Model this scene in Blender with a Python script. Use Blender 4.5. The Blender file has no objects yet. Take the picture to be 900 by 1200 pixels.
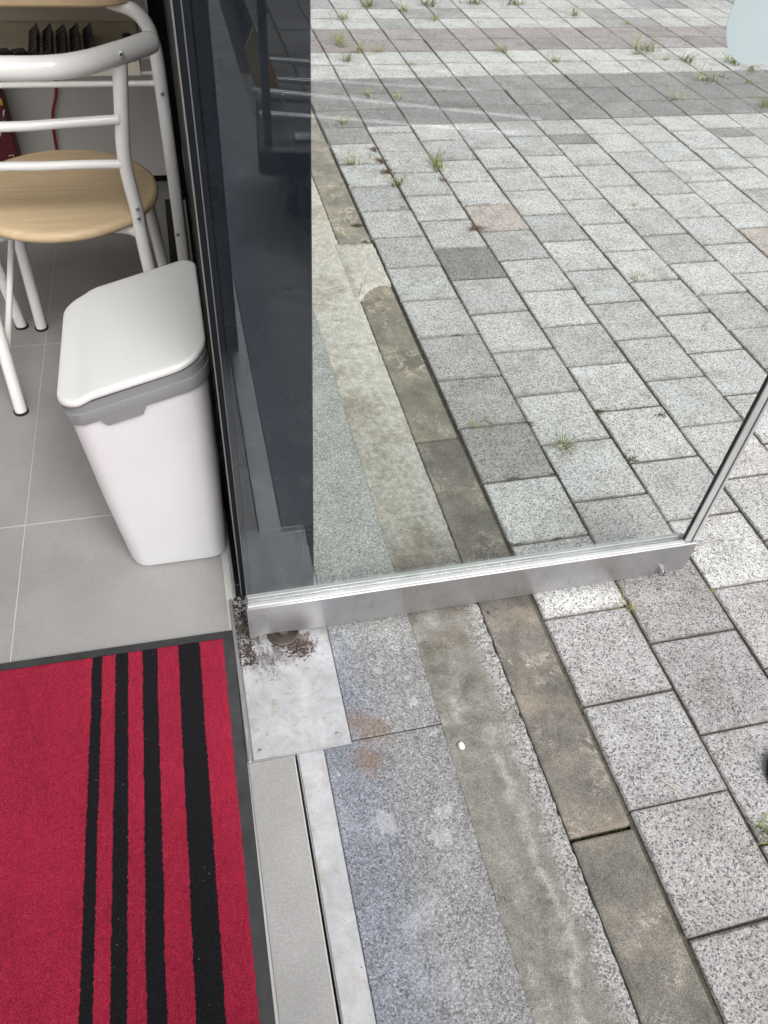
import bpy, bmesh, math, random
from mathutils import Vector, Matrix
import numpy as np
random.seed(7)
R = math.radians
S = bpy.context.scene
COL = S.collection

# ------------------------------------------------------------------ camera
cd = bpy.data.cameras.new("camera")
cam = bpy.data.objects.new("camera", cd)
COL.objects.link(cam)
S.camera = cam
cd.sensor_fit = 'VERTICAL'
cd.sensor_height = 36.0
cd.lens = 27.0
cd.clip_start = 0.02
cd.clip_end = 300.0
yaw, pit, rol = R(17.0176), R(46.4943), R(5.2226)
fw = Vector((math.sin(yaw)*math.cos(pit), math.cos(yaw)*math.cos(pit), -math.sin(pit)))
rt = Vector((math.cos(yaw), -math.sin(yaw), 0))
up = rt.cross(fw)
r2 = rt*math.cos(rol) + up*math.sin(rol)
u2 = -rt*math.sin(rol) + up*math.cos(rol)
CAMPOS = Vector((-0.59323, -0.19689, 1.25958))
M = Matrix((r2, u2, -fw)).transposed().to_4x4()
M.translation = CAMPOS
cam.matrix_world = M

# ------------------------------------------------------------------ light
SUN_EL, SUN_AZ = R(50), R(163)          # azimuth measured clockwise from +y
w = bpy.data.worlds.new("World")
S.world = w
w.use_nodes = True
nt = w.node_tree
sky = nt.nodes.new("ShaderNodeTexSky")
sky.sky_type = 'NISHITA'
sky.sun_disc = False
sky.sun_elevation = SUN_EL
sky.sun_rotation = SUN_AZ
sky.dust_density = 6.0
sky.air_density = 1.0
sky.ozone_density = 1.0
hs = nt.nodes.new("ShaderNodeHueSaturation")   # overcast: the blue is veiled by cloud
hs.inputs['Saturation'].default_value = 0.22
bg = nt.nodes["Background"]
bg.inputs[1].default_value = 0.15
nt.links.new(sky.outputs[0], hs.inputs['Color'])
nt.links.new(hs.outputs[0], bg.inputs[0])
sd = bpy.data.lights.new("sun", 'SUN')
sd.energy = 0.75
sd.angle = R(25)
sd.color = (1.0, 0.97, 0.93)
sun = bpy.data.objects.new("sun", sd)
COL.objects.link(sun)
sdir = Vector((math.sin(SUN_AZ)*math.cos(SUN_EL), math.cos(SUN_AZ)*math.cos(SUN_EL), math.sin(SUN_EL)))
sun.rotation_euler = (-sdir).to_track_quat('-Z', 'Y').to_euler()
S.view_settings.view_transform = 'Standard'
S.view_settings.look = 'None'
S.view_settings.gamma = 1.0
S.view_settings.exposure = 0.60
S.view_settings.use_curve_mapping = False
S.render.engine = 'CYCLES'
S.cycles.max_bounces = 10
S.cycles.diffuse_bounces = 5
S.cycles.transparent_max_bounces = 16

# ------------------------------------------------------------------ node helpers
class NT:
    def __init__(s, name):
        s.m = bpy.data.materials.new(name)
        s.m.use_nodes = True
        s.t = s.m.node_tree
        s.b = s.t.nodes["Principled BSDF"]
        s.out = s.t.nodes["Material Output"]
        s._pos = None
    def n(s, typ, **kw):
        nd = s.t.nodes.new(typ)
        for k, v in kw.items():
            setattr(nd, k, v)
        return nd
    def l(s, a, b):
        s.t.links.new(a, b)
    def put(s, sock, v):
        if isinstance(v, bpy.types.NodeSocket):
            s.l(v, sock)
        elif isinstance(v, (int, float)):
            if sock.type in ('RGBA',):
                sock.default_value = (v, v, v, 1)
            else:
                sock.default_value = v
        else:
            v = tuple(v)
            if sock.type == 'RGBA' and len(v) == 3:
                v = v + (1,)
            sock.default_value = v
    def pos(s):
        if s._pos is None:
            s._pos = s.n("ShaderNodeNewGeometry").outputs['Position']
        return s._pos
    def obj(s):
        return s.n("ShaderNodeTexCoord").outputs['Object']
    def mapv(s, vec, scale=(1, 1, 1), loc=(0, 0, 0), rot=(0, 0, 0)):
        nd = s.n("ShaderNodeMapping")
        s.l(vec, nd.inputs['Vector'])
        nd.inputs['Scale'].default_value = scale
        nd.inputs['Location'].default_value = loc
        nd.inputs['Rotation'].default_value = rot
        return nd.outputs[0]
    def noise(s, scale, detail=4, rough=0.55, vec=None, dist=0.0):
        nd = s.n("ShaderNodeTexNoise")
        nd.inputs['Scale'].default_value = scale
        nd.inputs['Detail'].default_value = detail
        nd.inputs['Roughness'].default_value = rough
        nd.inputs['Distortion'].default_value = dist
        s.l(vec if vec is not None else s.pos(), nd.inputs['Vector'])
        return nd.outputs['Fac']
    def voro(s, scale, out='Color', vec=None, feature='F1', rnd=1.0):
        nd = s.n("ShaderNodeTexVoronoi", feature=feature)
        nd.inputs['Scale'].default_value = scale
        nd.inputs['Randomness'].default_value = rnd
        s.l(vec if vec is not None else s.pos(), nd.inputs['Vector'])
        return nd.outputs[out]
    def ramp(s, fac, stops, interp='LINEAR'):
        nd = s.n("ShaderNodeValToRGB")
        cr = nd.color_ramp
        cr.interpolation = interp
        while len(cr.elements) < len(stops):
            cr.elements.new(0.5)
        for e, (p, c) in zip(cr.elements, stops):
            e.position = p
            if isinstance(c, (int, float)):
                c = (c, c, c)
            e.color = tuple(c) + (1,)
        s.put(nd.inputs[0], fac)
        return nd.outputs[0]
    def mix(s, fac, a, b, blend='MIX'):
        nd = s.n("ShaderNodeMix", data_type='RGBA', blend_type=blend)
        s.put(nd.inputs[0], fac)
        s.put(nd.inputs[6], a)
        s.put(nd.inputs[7], b)
        return nd.outputs[2]
    def math(s, op, a, b=0.0, c=None, clamp=False):
        nd = s.n("ShaderNodeMath", operation=op, use_clamp=clamp)
        s.put(nd.inputs[0], a)
        s.put(nd.inputs[1], b)
        if c is not None:
            s.put(nd.inputs[2], c)
        return nd.outputs[0]
    def sep(s, v):
        nd = s.n("ShaderNodeSeparateXYZ")
        s.l(v, nd.inputs[0])
        return nd.outputs
    def smooth(s, v, lo, hi, a=0.0, b=1.0):
        nd = s.n("ShaderNodeMapRange", interpolation_type='SMOOTHSTEP')
        s.put(nd.inputs[0], v)
        nd.inputs[1].default_value = lo
        nd.inputs[2].default_value = hi
        nd.inputs[3].default_value = a
        nd.inputs[4].default_value = b
        return nd.outputs[0]
    def bump(s, h, strength=0.3, dist=0.002):
        nd = s.n("ShaderNodeBump")
        nd.inputs['Strength'].default_value = strength
        nd.inputs['Distance'].default_value = dist
        s.l(h, nd.inputs['Height'])
        s.l(nd.outputs[0], s.b.inputs['Normal'])
    def set(s, base=None, rough=None, metal=None, spec=None):
        if base is not None: s.put(s.b.inputs['Base Color'], base)
        if rough is not None: s.put(s.b.inputs['Roughness'], rough)
        if metal is not None: s.put(s.b.inputs['Metallic'], metal)
        if spec is not None: s.put(s.b.inputs['Specular IOR Level'], spec)
        return s.m
    def blob(s, x, y, r, soft=0.5, warp=0.02, scale=40.0):
        """a stain mask: 1 inside a noise-edged disc at world x, y"""
        p = s.sep(s.pos())
        dx = s.math('SUBTRACT', p[0], x)
        dy = s.math('SUBTRACT', p[1], y)
        d = s.math('SQRT', s.math('ADD', s.math('MULTIPLY', dx, dx), s.math('MULTIPLY', dy, dy)))
        n = s.math('MULTIPLY', s.math('SUBTRACT', s.noise(scale, 5, 0.65), 0.5), warp*2)
        d = s.math('ADD', d, n)
        return s.smooth(d, r*(1-soft), r, 1.0, 0.0)

MAT = {}
def simple(name, col, rough, metal=0.0, spec=0.5, var=0.06, nscale=9.0, bump=0.0, bscale=400):
    t = NT(name)
    f = t.noise(nscale, 4, 0.6)
    lo = tuple(c*(1-var) for c in col)
    hi = tuple(min(1, c*(1+var)) for c in col)
    base = t.ramp(f, [(0.3, lo), (0.7, hi)])
    rr = t.ramp(t.noise(nscale*4, 3), [(0.3, rough*0.85), (0.7, min(1, rough*1.15))])
    t.set(base, rr, metal, spec)
    if bump:
        t.bump(t.noise(bscale, 3), bump, 0.001)
    MAT[name] = t.m
    return t.m

# --- granite-chip paver; the paver's own shade comes from its object colour
def mk_paver():
    t = NT("paver_stone")
    oc = t.n("ShaderNodeObjectInfo").outputs['Color']
    wp = t.n("ShaderNodeVectorMath", operation='ADD')
    t.l(t.pos(), wp.inputs[0])
    nn = t.n("ShaderNodeTexNoise"); nn.inputs['Scale'].default_value = 180
    t.l(t.pos(), nn.inputs['Vector'])
    sc = t.n("ShaderNodeVectorMath", operation='SCALE'); sc.inputs[3].default_value = 0.004
    t.l(nn.outputs['Color'], sc.inputs[0]); t.l(sc.outputs[0], wp.inputs[1])
    v = t.voro(370, 'Color', wp.outputs[0])
    g1 = t.sep(v)[0]
    chips = t.ramp(g1, [(0.0, 0.12), (0.10, 0.26), (0.22, 0.62), (0.42, 0.92), (0.68, 1.06), (0.86, 1.25), (1.0, 1.5)])
    fine = t.ramp(t.noise(900, 2, 0.6), [(0.32, 0.66), (0.5, 1.0), (0.68, 1.25)])
    c = t.mix(1.0, chips, fine, 'MULTIPLY')
    c = t.mix(0.14, c, (0.93, 0.93, 0.93))
    c = t.mix(1.0, c, oc, 'MULTIPLY')
    big = t.ramp(t.noise(9, 6, 0.7), [(0.3, (0.70, 0.69, 0.66)), (0.5, (0.96, 0.96, 0.95)), (0.75, 1.12)])
    c = t.mix(1.0, c, big, 'MULTIPLY')
    ob = t.sep(t.obj())
    ex = t.math('MAXIMUM', t.math('ABSOLUTE', ob[0]), t.math('ABSOLUTE', ob[1]))
    rim = t.smooth(t.math('ADD', ex, t.math('MULTIPLY', t.math('SUBTRACT', t.noise(45, 5, 0.75), 0.5), 0.16)), 0.455, 0.51)
    c = t.mix(t.math('MULTIPLY', rim, 0.55), c, (0.13, 0.12, 0.10))
    dirt = t.smooth(t.noise(26, 6, 0.7), 0.56, 0.75)
    c = t.mix(t.math('MULTIPLY', dirt, 0.35), c, (0.16, 0.145, 0.12))
    # pale scuffs
    sc2 = t.smooth(t.noise(11, 4, 0.6, t.mapv(t.pos(), (1, 1, 1), (5, 3, 1))), 0.62, 0.78)
    c = t.mix(t.math('MULTIPLY', sc2, 0.3), c, (0.62, 0.62, 0.63))
    t.set(c, 0.86, 0.0, 0.3)
    h = t.math('ADD', t.math('MULTIPLY', g1, 0.6), t.noise(500, 3))
    t.bump(h, 0.55, 0.0016)
    MAT['paver'] = t.m
mk_paver()

def mk_bed():
    t = NT("joint_dirt")
    c = t.ramp(t.noise(90, 6, 0.7), [(0.3, (0.020, 0.018, 0.014)), (0.52, (0.052, 0.047, 0.038)), (0.72, (0.13, 0.12, 0.10))])
    sand = t.smooth(t.math('ADD', t.sep(t.pos())[1], t.math('MULTIPLY', t.noise(5, 3), 0.8)), 1.6, 0.9)
    c = t.mix(t.math('MULTIPLY', sand, 0.65), c, t.ramp(t.noise(160, 5, 0.7), [(0.3, (0.05, 0.046, 0.038)), (0.6, (0.16, 0.15, 0.125))]))
    moss = t.smooth(t.noise(6, 5, 0.65), 0.55, 0.68)
    c = t.mix(t.math('MULTIPLY', moss, 0.55), c, (0.055, 0.065, 0.022))
    pale = t.smooth(t.noise(3.1, 3, 0.5, t.mapv(t.pos(), (1, 1, 1), (9, 4, 0))), 0.60, 0.68)
    c = t.mix(t.math('MULTIPLY', pale, 0.7), c, (0.42, 0.41, 0.38))
    t.set(c, 0.95, 0, 0.2)
    t.bump(t.noise(300, 4), 0.8, 0.003)
    MAT['bed'] = t.m
mk_bed()

def mk_granite():
    t = NT("granite_slab")
    g = t.sep(t.voro(420, 'Color'))[0]
    chips = t.ramp(g, [(0.0, 0.40), (0.2, 0.66), (0.5, 0.95), (0.8, 1.15), (1.0, 1.6)])
    fine = t.ramp(t.noise(700, 3, 0.6), [(0.3, 0.6), (0.5, 1.0), (0.7, 1.4)])
    y = t.sep(t.pos())[1]
    x = t.sep(t.pos())[0]
    worn = t.smooth(t.math('ADD', x, t.math('MULTIPLY', t.noise(9, 4), 0.12)), -0.38, -0.27)
    base = t.mix(worn, (0.185, 0.200, 0.232), (0.225, 0.224, 0.226))
    base = t.mix(t.smooth(y, 0.55, 0.80), base, (0.37, 0.38, 0.36))  # paler past the door: lighter worn stone plus painted-in veil of the glass
    c = t.mix(1.0, t.mix(1.0, chips, fine, 'MULTIPLY'), base, 'MULTIPLY')
    mott = t.ramp(t.noise(14, 5, 0.7), [(0.3, 0.82), (0.55, 1.0), (0.75, 1.2)])
    c = t.mix(1.0, c, mott, 'MULTIPLY')
    # rust wash beside the steel plate
    r1 = t.blob(-0.412, 0.452, 0.040, 0.95, 0.034, 24)
    r2 = t.blob(-0.385, 0.425, 0.044, 0.95, 0.040, 31)
    r3 = t.blob(-0.408, 0.375, 0.044, 0.95, 0.036, 27)
    rr = t.math('MAXIMUM', t.math('MAXIMUM', r1, r2), r3)
    rr = t.math('MULTIPLY', rr, t.ramp(t.noise(120, 4, 0.7), [(0.3, 0.5), (0.6, 1.0)]))
    c = t.mix(t.math('MULTIPLY', rr, 0.66), c, (0.17, 0.098, 0.05))
    # dry white spatter (lime) with its own shapes
    for (bx, by, br) in [(-0.400, 0.262, 0.024), (-0.322, 0.222, 0.020), (-0.300, 0.262, 0.016), (-0.352, 0.545, 0.010), (-0.30, 0.52, 0.008), (-0.30, 0.47, 0.010), (-0.282, 0.40, 0.008), (-0.275, 0.405, 0.007)]:
        m = t.blob(bx, by, br, 0.35, br*1.6, 70)
        c = t.mix(t.math('MULTIPLY', m, 0.24), c, (0.60, 0.60, 0.62))
    haze_ = t.smooth(t.noise(6.5, 5, 0.7, t.mapv(t.pos(), (1, 1, 1), (2, 9, 0))), 0.52, 0.72)
    c = t.mix(t.math('MULTIPLY', haze_, 0.28), c, (0.52, 0.54, 0.58))
    sp = t.smooth(t.voro(26, 'Distance'), 0.10, 0.05)
    sp = t.math('MULTIPLY', sp, t.smooth(t.noise(5, 2), 0.55, 0.62))
    c = t.mix(t.math('MULTIPLY', sp, 0.5), c, (0.6, 0.6, 0.6))
    t.set(c, 0.72, 0, 0.35)
    t.bump(t.noise(420, 3), 0.35, 0.001)
    MAT['granite'] = t.m
mk_granite()

def mk_concrete():
    t = NT("worn_concrete")
    x, y, z = t.sep(t.pos())
    n1 = t.noise(19, 9, 0.80, None, 0.12)
    c = t.ramp(n1, [(0.30, (0.085, 0.080, 0.070)), (0.44, (0.155, 0.148, 0.130)), (0.56, (0.225, 0.216, 0.196)), (0.66, (0.33, 0.32, 0.295)), (0.77, (0.46, 0.445, 0.41))])
    soft = t.noise(3.5, 4, 0.6, t.mapv(t.pos(), (1, 1, 1), (1, 8, 0)))
    c = t.mix(t.smooth(soft, 0.42, 0.60, 0.0, 0.55), c, (0.195, 0.187, 0.168))
    # exposed stones along the kerb side
    edge = t.smooth(t.math('ADD', x, t.math('MULTIPLY', t.math('SUBTRACT', t.noise(20, 5), 0.5), 0.08)), -0.165, -0.13)
    g = t.sep(t.voro(330, 'Color'))[0]
    chips = t.ramp(g, [(0.0, 0.04), (0.2, 0.14), (0.4, 0.30), (0.75, 0.40), (1.0, 0.55)])
    c = t.mix(t.math('MULTIPLY', edge, 0.62), c, chips)
    # pale cement skin farther along
    far = t.smooth(t.math('ADD', y, t.math('MULTIPLY', t.noise(11, 6, 0.7), 1.1)), 1.55, 2.1)
    c = t.mix(t.math('MULTIPLY', far, 0.85), c, t.ramp(t.noise(30, 6, 0.7), [(0.3, (0.24, 0.232, 0.19)), (0.43, (0.60, 0.585, 0.53)), (0.6, (0.76, 0.745, 0.69))]))
    mid = t.smooth(t.math('ADD', y, t.math('MULTIPLY', t.noise(14, 6, 0.7), 0.5)), 0.85, 1.2)
    c = t.mix(t.math('MULTIPLY', mid, 0.62), c, t.ramp(t.noise(62, 8, 0.82), [(0.32, (0.20, 0.186, 0.155)), (0.48, (0.42, 0.40, 0.35)), (0.62, (0.68, 0.655, 0.595))]))
    # brown-green stains
    st = t.smooth(t.noise(4.2, 5, 0.65, t.mapv(t.pos(), (1, 1, 1), (3, 1, 7))), 0.50, 0.60)
    c = t.mix(t.math('MULTIPLY', st, 0.55), c, t.mix(1.0, c, (0.58, 0.54, 0.46), 'MULTIPLY'))
    # a wandering lime streak: curve x = f(y)
    yy = t.math('MULTIPLY', y, 1.0)
    wob = t.math('MULTIPLY', t.math('SUBTRACT', t.noise(4.5, 3, 0.5, t.mapv(t.pos(), (0.001, 1, 0))), 0.5), 0.12)
    d = t.math('ABSOLUTE', t.math('ADD', t.math('SUBTRACT', x, -0.178), t.math('ADD', wob, t.math('MULTIPLY', t.math('SUBTRACT', t.noise(26, 7, 0.8), 0.5), 0.060))))
    lim = t.math('MULTIPLY', t.smooth(d, 0.016, 0.0), t.smooth(y, 0.42, 0.30))
    lim = t.math('MULTIPLY', lim, t.ramp(t.noise(38, 5, 0.75), [(0.35, 0.15), (0.6, 1.0)]))
    c = t.mix(t.math('MULTIPLY', lim, 0.42), c, (0.52, 0.50, 0.47))
    sandy = t.ramp(t.noise(450, 3, 0.6), [(0.3, 0.6), (0.5, 1.0), (0.7, 1.4)])
    c = t.mix(1.0, c, sandy, 'MULTIPLY')
    pit_ = t.smooth(t.voro(110, 'Distance'), 0.17, 0.10)
    pit_ = t.math('MULTIPLY', pit_, t.smooth(t.noise(13, 4), 0.50, 0.60))
    c = t.mix(t.math('MULTIPLY', pit_, 0.8), c, (0.08, 0.075, 0.065))
    t.set(c, 0.9, 0, 0.25)
    h = t.math('SUBTRACT', t.math('ADD', t.noise(160, 5, 0.65), t.math('MULTIPLY', n1, 1.5)), t.math('MULTIPLY', pit_, 0.8))
    t.bump(h, 0.6, 0.003)
    MAT['concrete'] = t.m
mk_concrete()

def mk_kerb():
    t = NT("kerb_concrete")
    oc = t.n("ShaderNodeObjectInfo").outputs['Color']
    n1 = t.noise(13, 7, 0.75)
    c = t.ramp(n1, [(0.3, (0.085, 0.081, 0.072)), (0.52, (0.145, 0.138, 0.124)), (0.75, (0.225, 0.213, 0.19))])
    tan = t.smooth(t.noise(5.5, 5, 0.65, t.mapv(t.pos(), (1, 1, 1), (2.4, 7.7, 0))), 0.48, 0.63)
    c = t.mix(t.math('MULTIPLY', tan, 0.38), c, (0.29, 0.25, 0.19))
    lime = t.smooth(t.math('ABSOLUTE', t.math('SUBTRACT', t.noise(14, 7, 0.75, None, 0.6), 0.5)), 0.028, 0.0)
    lime = t.math('MULTIPLY', lime, t.smooth(t.noise(6, 4, 0.6, t.mapv(t.pos(), (1, 1, 1), (4, 0.6, 3))), 0.48, 0.60))
    c = t.mix(t.math('MULTIPLY', lime, 0.55), c, (0.52, 0.48, 0.41))
    c = t.mix(1.0, c, t.ramp(t.noise(420, 3, 0.6), [(0.3, 0.62), (0.5, 1.0), (0.7, 1.45)]), 'MULTIPLY')
    wp = t.smooth(t.voro(160, 'Distance'), 0.13, 0.08)
    c = t.mix(t.math('MULTIPLY', wp, 0.45), c, (0.5, 0.49, 0.46))
    pit_ = t.math('MULTIPLY', t.smooth(t.voro(62, 'Distance'), 0.12, 0.08), t.smooth(t.noise(10, 3), 0.52, 0.6))
    c = t.mix(t.math('MULTIPLY', pit_, 0.85), c, (0.06, 0.055, 0.05))
    c = t.mix(1.0, c, oc, 'MULTIPLY')
    t.set(c, 0.88, 0, 0.3)
    t.bump(t.math('SUBTRACT', t.noise(220, 4), pit_), 0.4, 0.002)
    MAT['kerb'] = t.m
mk_kerb()

def mk_tile():
    t = NT("floor_tile_stone")
    c = t.ramp(t.noise(6, 5, 0.6), [(0.3, (0.265, 0.262, 0.258)), (0.7, (0.325, 0.322, 0.318))])
    c = t.mix(1.0, c, t.ramp(t.noise(380, 3, 0.6), [(0.3, 0.83), (0.5, 1.0), (0.7, 1.16)]), 'MULTIPLY')
    sp = t.smooth(t.voro(240, 'Distance'), 0.11, 0.06)
    c = t.mix(t.math('MULTIPLY', sp, 0.28), c, (0.55, 0.55, 0.55))
    grim = t.smooth(t.noise(3.2, 7, 0.75, t.mapv(t.pos(), (1, 1, 1), (3, 5, 0))), 0.50, 0.66)
    c = t.mix(t.math('MULTIPLY', grim, 0.22), c, (0.16, 0.15, 0.135))
    t.set(c, t.ramp(t.noise(12, 4), [(0.3, 0.36), (0.7, 0.5)]), 0, 0.4)
    t.bump(t.noise(300, 3), 0.12, 0.0006)
    MAT['tile'] = t.m
mk_tile()
simple("tile_grout", (0.50, 0.49, 0.47), 0.9, bump=0.3)

def mk_sillmetal():
    t = NT("sill_steel")
    n1 = t.noise(17, 7, 0.72, None, 0.4)
    c = t.ramp(n1, [(0.3, (0.29, 0.293, 0.302)), (0.5, (0.42, 0.425, 0.442)), (0.75, (0.56, 0.565, 0.585))])
    tan = t.smooth(t.noise(16, 5, 0.7, t.mapv(t.pos(), (2, 0.7, 1), (4, 2, 0))), 0.55, 0.72)
    c = t.mix(t.math('MULTIPLY', tan, 0.55), c, (0.36, 0.315, 0.255))
    gr = t.math('MULTIPLY', t.smooth(t.noise(70, 7, 0.8), 0.57, 0.66), 0.55)
    c = t.mix(gr, c, (0.20, 0.185, 0.165))
    # grime trodden round the pivot
    big = t.blob(-0.562, 0.645, 0.105, 0.85, 0.075, 34)
    rus = t.blob(-0.486, 0.632, 0.040, 0.7, 0.050, 75)
    run = t.blob(-0.590, 0.690, 0.052, 0.6, 0.04, 60)
    k = t.math('MAXIMUM', t.math('MULTIPLY', big, t.smooth(t.noise(48, 7, 0.8, t.mapv(t.pos(), (1.5, 0.6, 1), (0, 0, 0), (0, 0, 0.5)), 0.6), 0.42, 0.54)), t.math('MULTIPLY', run, 0.9))
    c = t.mix(t.math('MULTIPLY', k, 0.9), c, (0.045, 0.038, 0.034))
    c = t.mix(t.math('MULTIPLY', rus, 0.88), c, (0.075, 0.042, 0.032))
    sp = t.math('MULTIPLY', t.smooth(t.voro(75, 'Distance'), 0.16, 0.09), t.smooth(t.noise(22, 4), 0.52, 0.60))
    c = t.mix(t.math('MULTIPLY', sp, 0.75), c, (0.08, 0.07, 0.06))
    dd = t.math('MAXIMUM', t.math('MAXIMUM', k, rus), sp)
    scr = t.noise(30, 4, 0.6, t.mapv(t.pos(), (26, 3, 1), (0, 0, 0), (0, 0, 0.6)))
    rough = t.math('ADD', t.ramp(scr, [(0.3, 0.46), (0.7, 0.62)]), t.math('MULTIPLY', dd, 0.3), None, True)
    t.set(c, rough, t.math('MULTIPLY', t.math('SUBTRACT', 1.0, dd), 0.35), 0.5)
    t.bump(t.math('ADD', t.math('MULTIPLY', dd, 0.7), t.math('ADD', t.math('MULTIPLY', t.noise(14, 3), 0.5), t.math('MULTIPLY', scr, 0.25))), 0.25, 0.003)
    MAT['steel'] = t.m
mk_sillmetal()

def mk_alu(name, base, r0, r1, metal):
    t = NT(name)
    br = t.noise(16, 4, 0.6, t.mapv(t.pos(), (0.6, 8, 26)))
    c = t.ramp(t.noise(13, 7, 0.72, None, 0.5), [(0.32, tuple(v*0.84 for v in base)), (0.5, tuple(v*0.98 for v in base)), (0.7, tuple(v*1.1 for v in base))])
    scr_ = t.smooth(t.noise(22, 3, 0.5, t.mapv(t.pos(), (7, 7, 0.9), (1, 2, 3), (0, 0.5, 0))), 0.64, 0.70)
    c = t.mix(t.math('MULTIPLY', scr_, 0.35), c, tuple(v*0.5 for v in base))
    sp = t.math('MULTIPLY', t.smooth(t.voro(48, 'Distance'), 0.12, 0.07), t.smooth(t.noise(17, 3), 0.52, 0.6))
    c = t.mix(t.math('MULTIPLY', sp, 0.55), c, (0.16, 0.13, 0.10))
    t.set(c, t.ramp(br, [(0.3, r0), (0.7, r1)]), metal, 0.5)
    t.bump(t.math('ADD', t.math('MULTIPLY', br, 0.02), t.math('MULTIPLY', t.noise(9, 2), 0.7)), 0.12, 0.003)
    MAT[name] = t.m
mk_alu("aluminium", (0.40, 0.395, 0.405), 0.28, 0.40, 0.75)
mk_alu("stile_metal", (0.46, 0.47, 0.47), 0.35, 0.5, 0.3)
simple("gasket_rubber", (0.02, 0.022, 0.022), 0.6)

def mk_black(name, col, rough):
    t = NT(name)
    c = t.ramp(t.noise(5, 5, 0.6), [(0.3, tuple(v*0.8 for v in col)), (0.7, tuple(v*1.2 for v in col))])
    d = t.smooth(t.voro(60, 'Distance'), 0.06, 0.03)
    d = t.math('MULTIPLY', d, t.smooth(t.noise(14, 3), 0.55, 0.65))
    c = t.mix(t.math('MULTIPLY', d, 0.6), c, (0.22, 0.21, 0.19))
    t.set(c, t.ramp(t.noise(9, 5), [(0.3, rough*0.7), (0.7, rough*1.4)]), 0, 0.22)
    MAT[name] = t.m
mk_black("black_panel", (0.007, 0.0095, 0.015), 0.30)
mk_black("black_marble", (0.006, 0.006, 0.007), 0.22)
simple("jamb_edge", (0.20, 0.20, 0.185), 0.45, 0.3)
simple("black_strip", (0.006, 0.007, 0.011), 0.6, spec=0.2)

def mk_glass():
    t = NT("door_glass")
    for nd in list(t.t.nodes):
        if nd != t.out: t.t.nodes.remove(nd)
    lw = t.n("ShaderNodeLayerWeight"); lw.inputs[0].default_value = 0.5
    f = t.math('MULTIPLY_ADD', t.math('POWER', lw.outputs['Facing'], 5.0), 0.945, 0.055)
    tr = t.n("ShaderNodeBsdfTransparent"); tr.inputs[0].default_value = (0.962, 0.978, 0.968, 1)
    gl = t.n("ShaderNodeBsdfGlossy"); gl.inputs['Roughness'].default_value = 0.0
    gl.inputs[0].default_value = (0.93, 0.96, 1.0, 1)
    mx = t.n("ShaderNodeMixShader")
    t.l(f, mx.inputs[0]); t.l(tr.outputs[0], mx.inputs[1]); t.l(gl.outputs[0], mx.inputs[2])
    # a thin film of dust on the pane
    df = t.n("ShaderNodeBsdfDiffuse"); df.inputs[0].default_value = (0.6, 0.62, 0.62, 1)
    m2 = t.n("ShaderNodeMixShader")
    dust = t.math('MULTIPLY', t.smooth(t.noise(6, 6, 0.7, t.mapv(t.pos(), (1, 1, 0.35))), 0.35, 0.8), 0.009)
    t.l(dust, m2.inputs[0]); t.l(mx.outputs[0], m2.inputs[1]); t.l(df.outputs[0], m2.inputs[2])
    t.l(m2.outputs[0], t.out.inputs[0])
    MAT['glass'] = t.m
mk_glass()
simple("glass_edge", (0.09, 0.11, 0.115), 0.45)
simple("sticker_film", (0.36, 0.435, 0.455), 0.55, var=0.03)

simple("white_paint", (0.83, 0.83, 0.81), 0.22, var=0.02)
simple("white_plastic", (0.64, 0.64, 0.655), 0.40, var=0.035, nscale=5, bump=0.03, bscale=900)
simple("lid_plastic", (0.71, 0.72, 0.71), 0.42, var=0.015, bump=0.03, bscale=900)
simple("grey_plastic", (0.215, 0.222, 0.23), 0.45, var=0.03)
simple("screw_metal", (0.38, 0.375, 0.36), 0.42, 0.6)
simple("black_rubber", (0.012, 0.012, 0.013), 0.55)
simple("black_plastic", (0.010, 0.010, 0.011), 0.45)
simple("grey_post", (0.16, 0.165, 0.165), 0.4, 0.2)
simple("silver_tube", (0.85, 0.85, 0.86), 0.3, 0.35)
simple("white_wall", (0.68, 0.665, 0.62), 0.7, var=0.03, nscale=2)
simple("ceiling_white", (0.62, 0.61, 0.58), 0.85, var=0.02)
simple("card_white", (0.62, 0.58, 0.50), 0.7)
simple("label_paper", (0.72, 0.72, 0.70), 0.6)
simple("print_ink", (0.03, 0.03, 0.03), 0.6)
simple("red_cable", (0.34, 0.025, 0.02), 0.45)
simple("dark_red_card", (0.12, 0.008, 0.014), 0.5)
simple("yellow_print", (0.65, 0.42, 0.05), 0.5)
simple("white_print", (0.70, 0.70, 0.68), 0.5)
simple("yellow_board", (0.62, 0.52, 0.26), 0.6)
simple("orange_edge", (0.70, 0.25, 0.02), 0.6)
simple("pebble_white", (0.72, 0.70, 0.68), 0.6)
simple("dry_twig", (0.48, 0.43, 0.34), 0.8)

def mk_wood():
    t = NT("oak_veneer")
    p = t.mapv(t.pos(), (2.2, 34, 10), (0, 0, 0), (0, 0, 0.10))
    n = t.noise(2.2, 6, 0.6, p, 0.6)
    c = t.ramp(n, [(0.28, (0.60, 0.445, 0.265)), (0.5, (0.66, 0.505, 0.315)), (0.72, (0.72, 0.565, 0.37))])
    f = t.noise(10, 3, 0.6, t.mapv(t.pos(), (3, 120, 10), (0, 0, 0), (0, 0, 0.10)))
    c = t.mix(1.0, c, t.ramp(f, [(0.35, 0.94), (0.65, 1.04)]), 'MULTIPLY')
    t.set(c, 0.42, 0, 0.4)
    MAT['wood'] = t.m
mk_wood()

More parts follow.
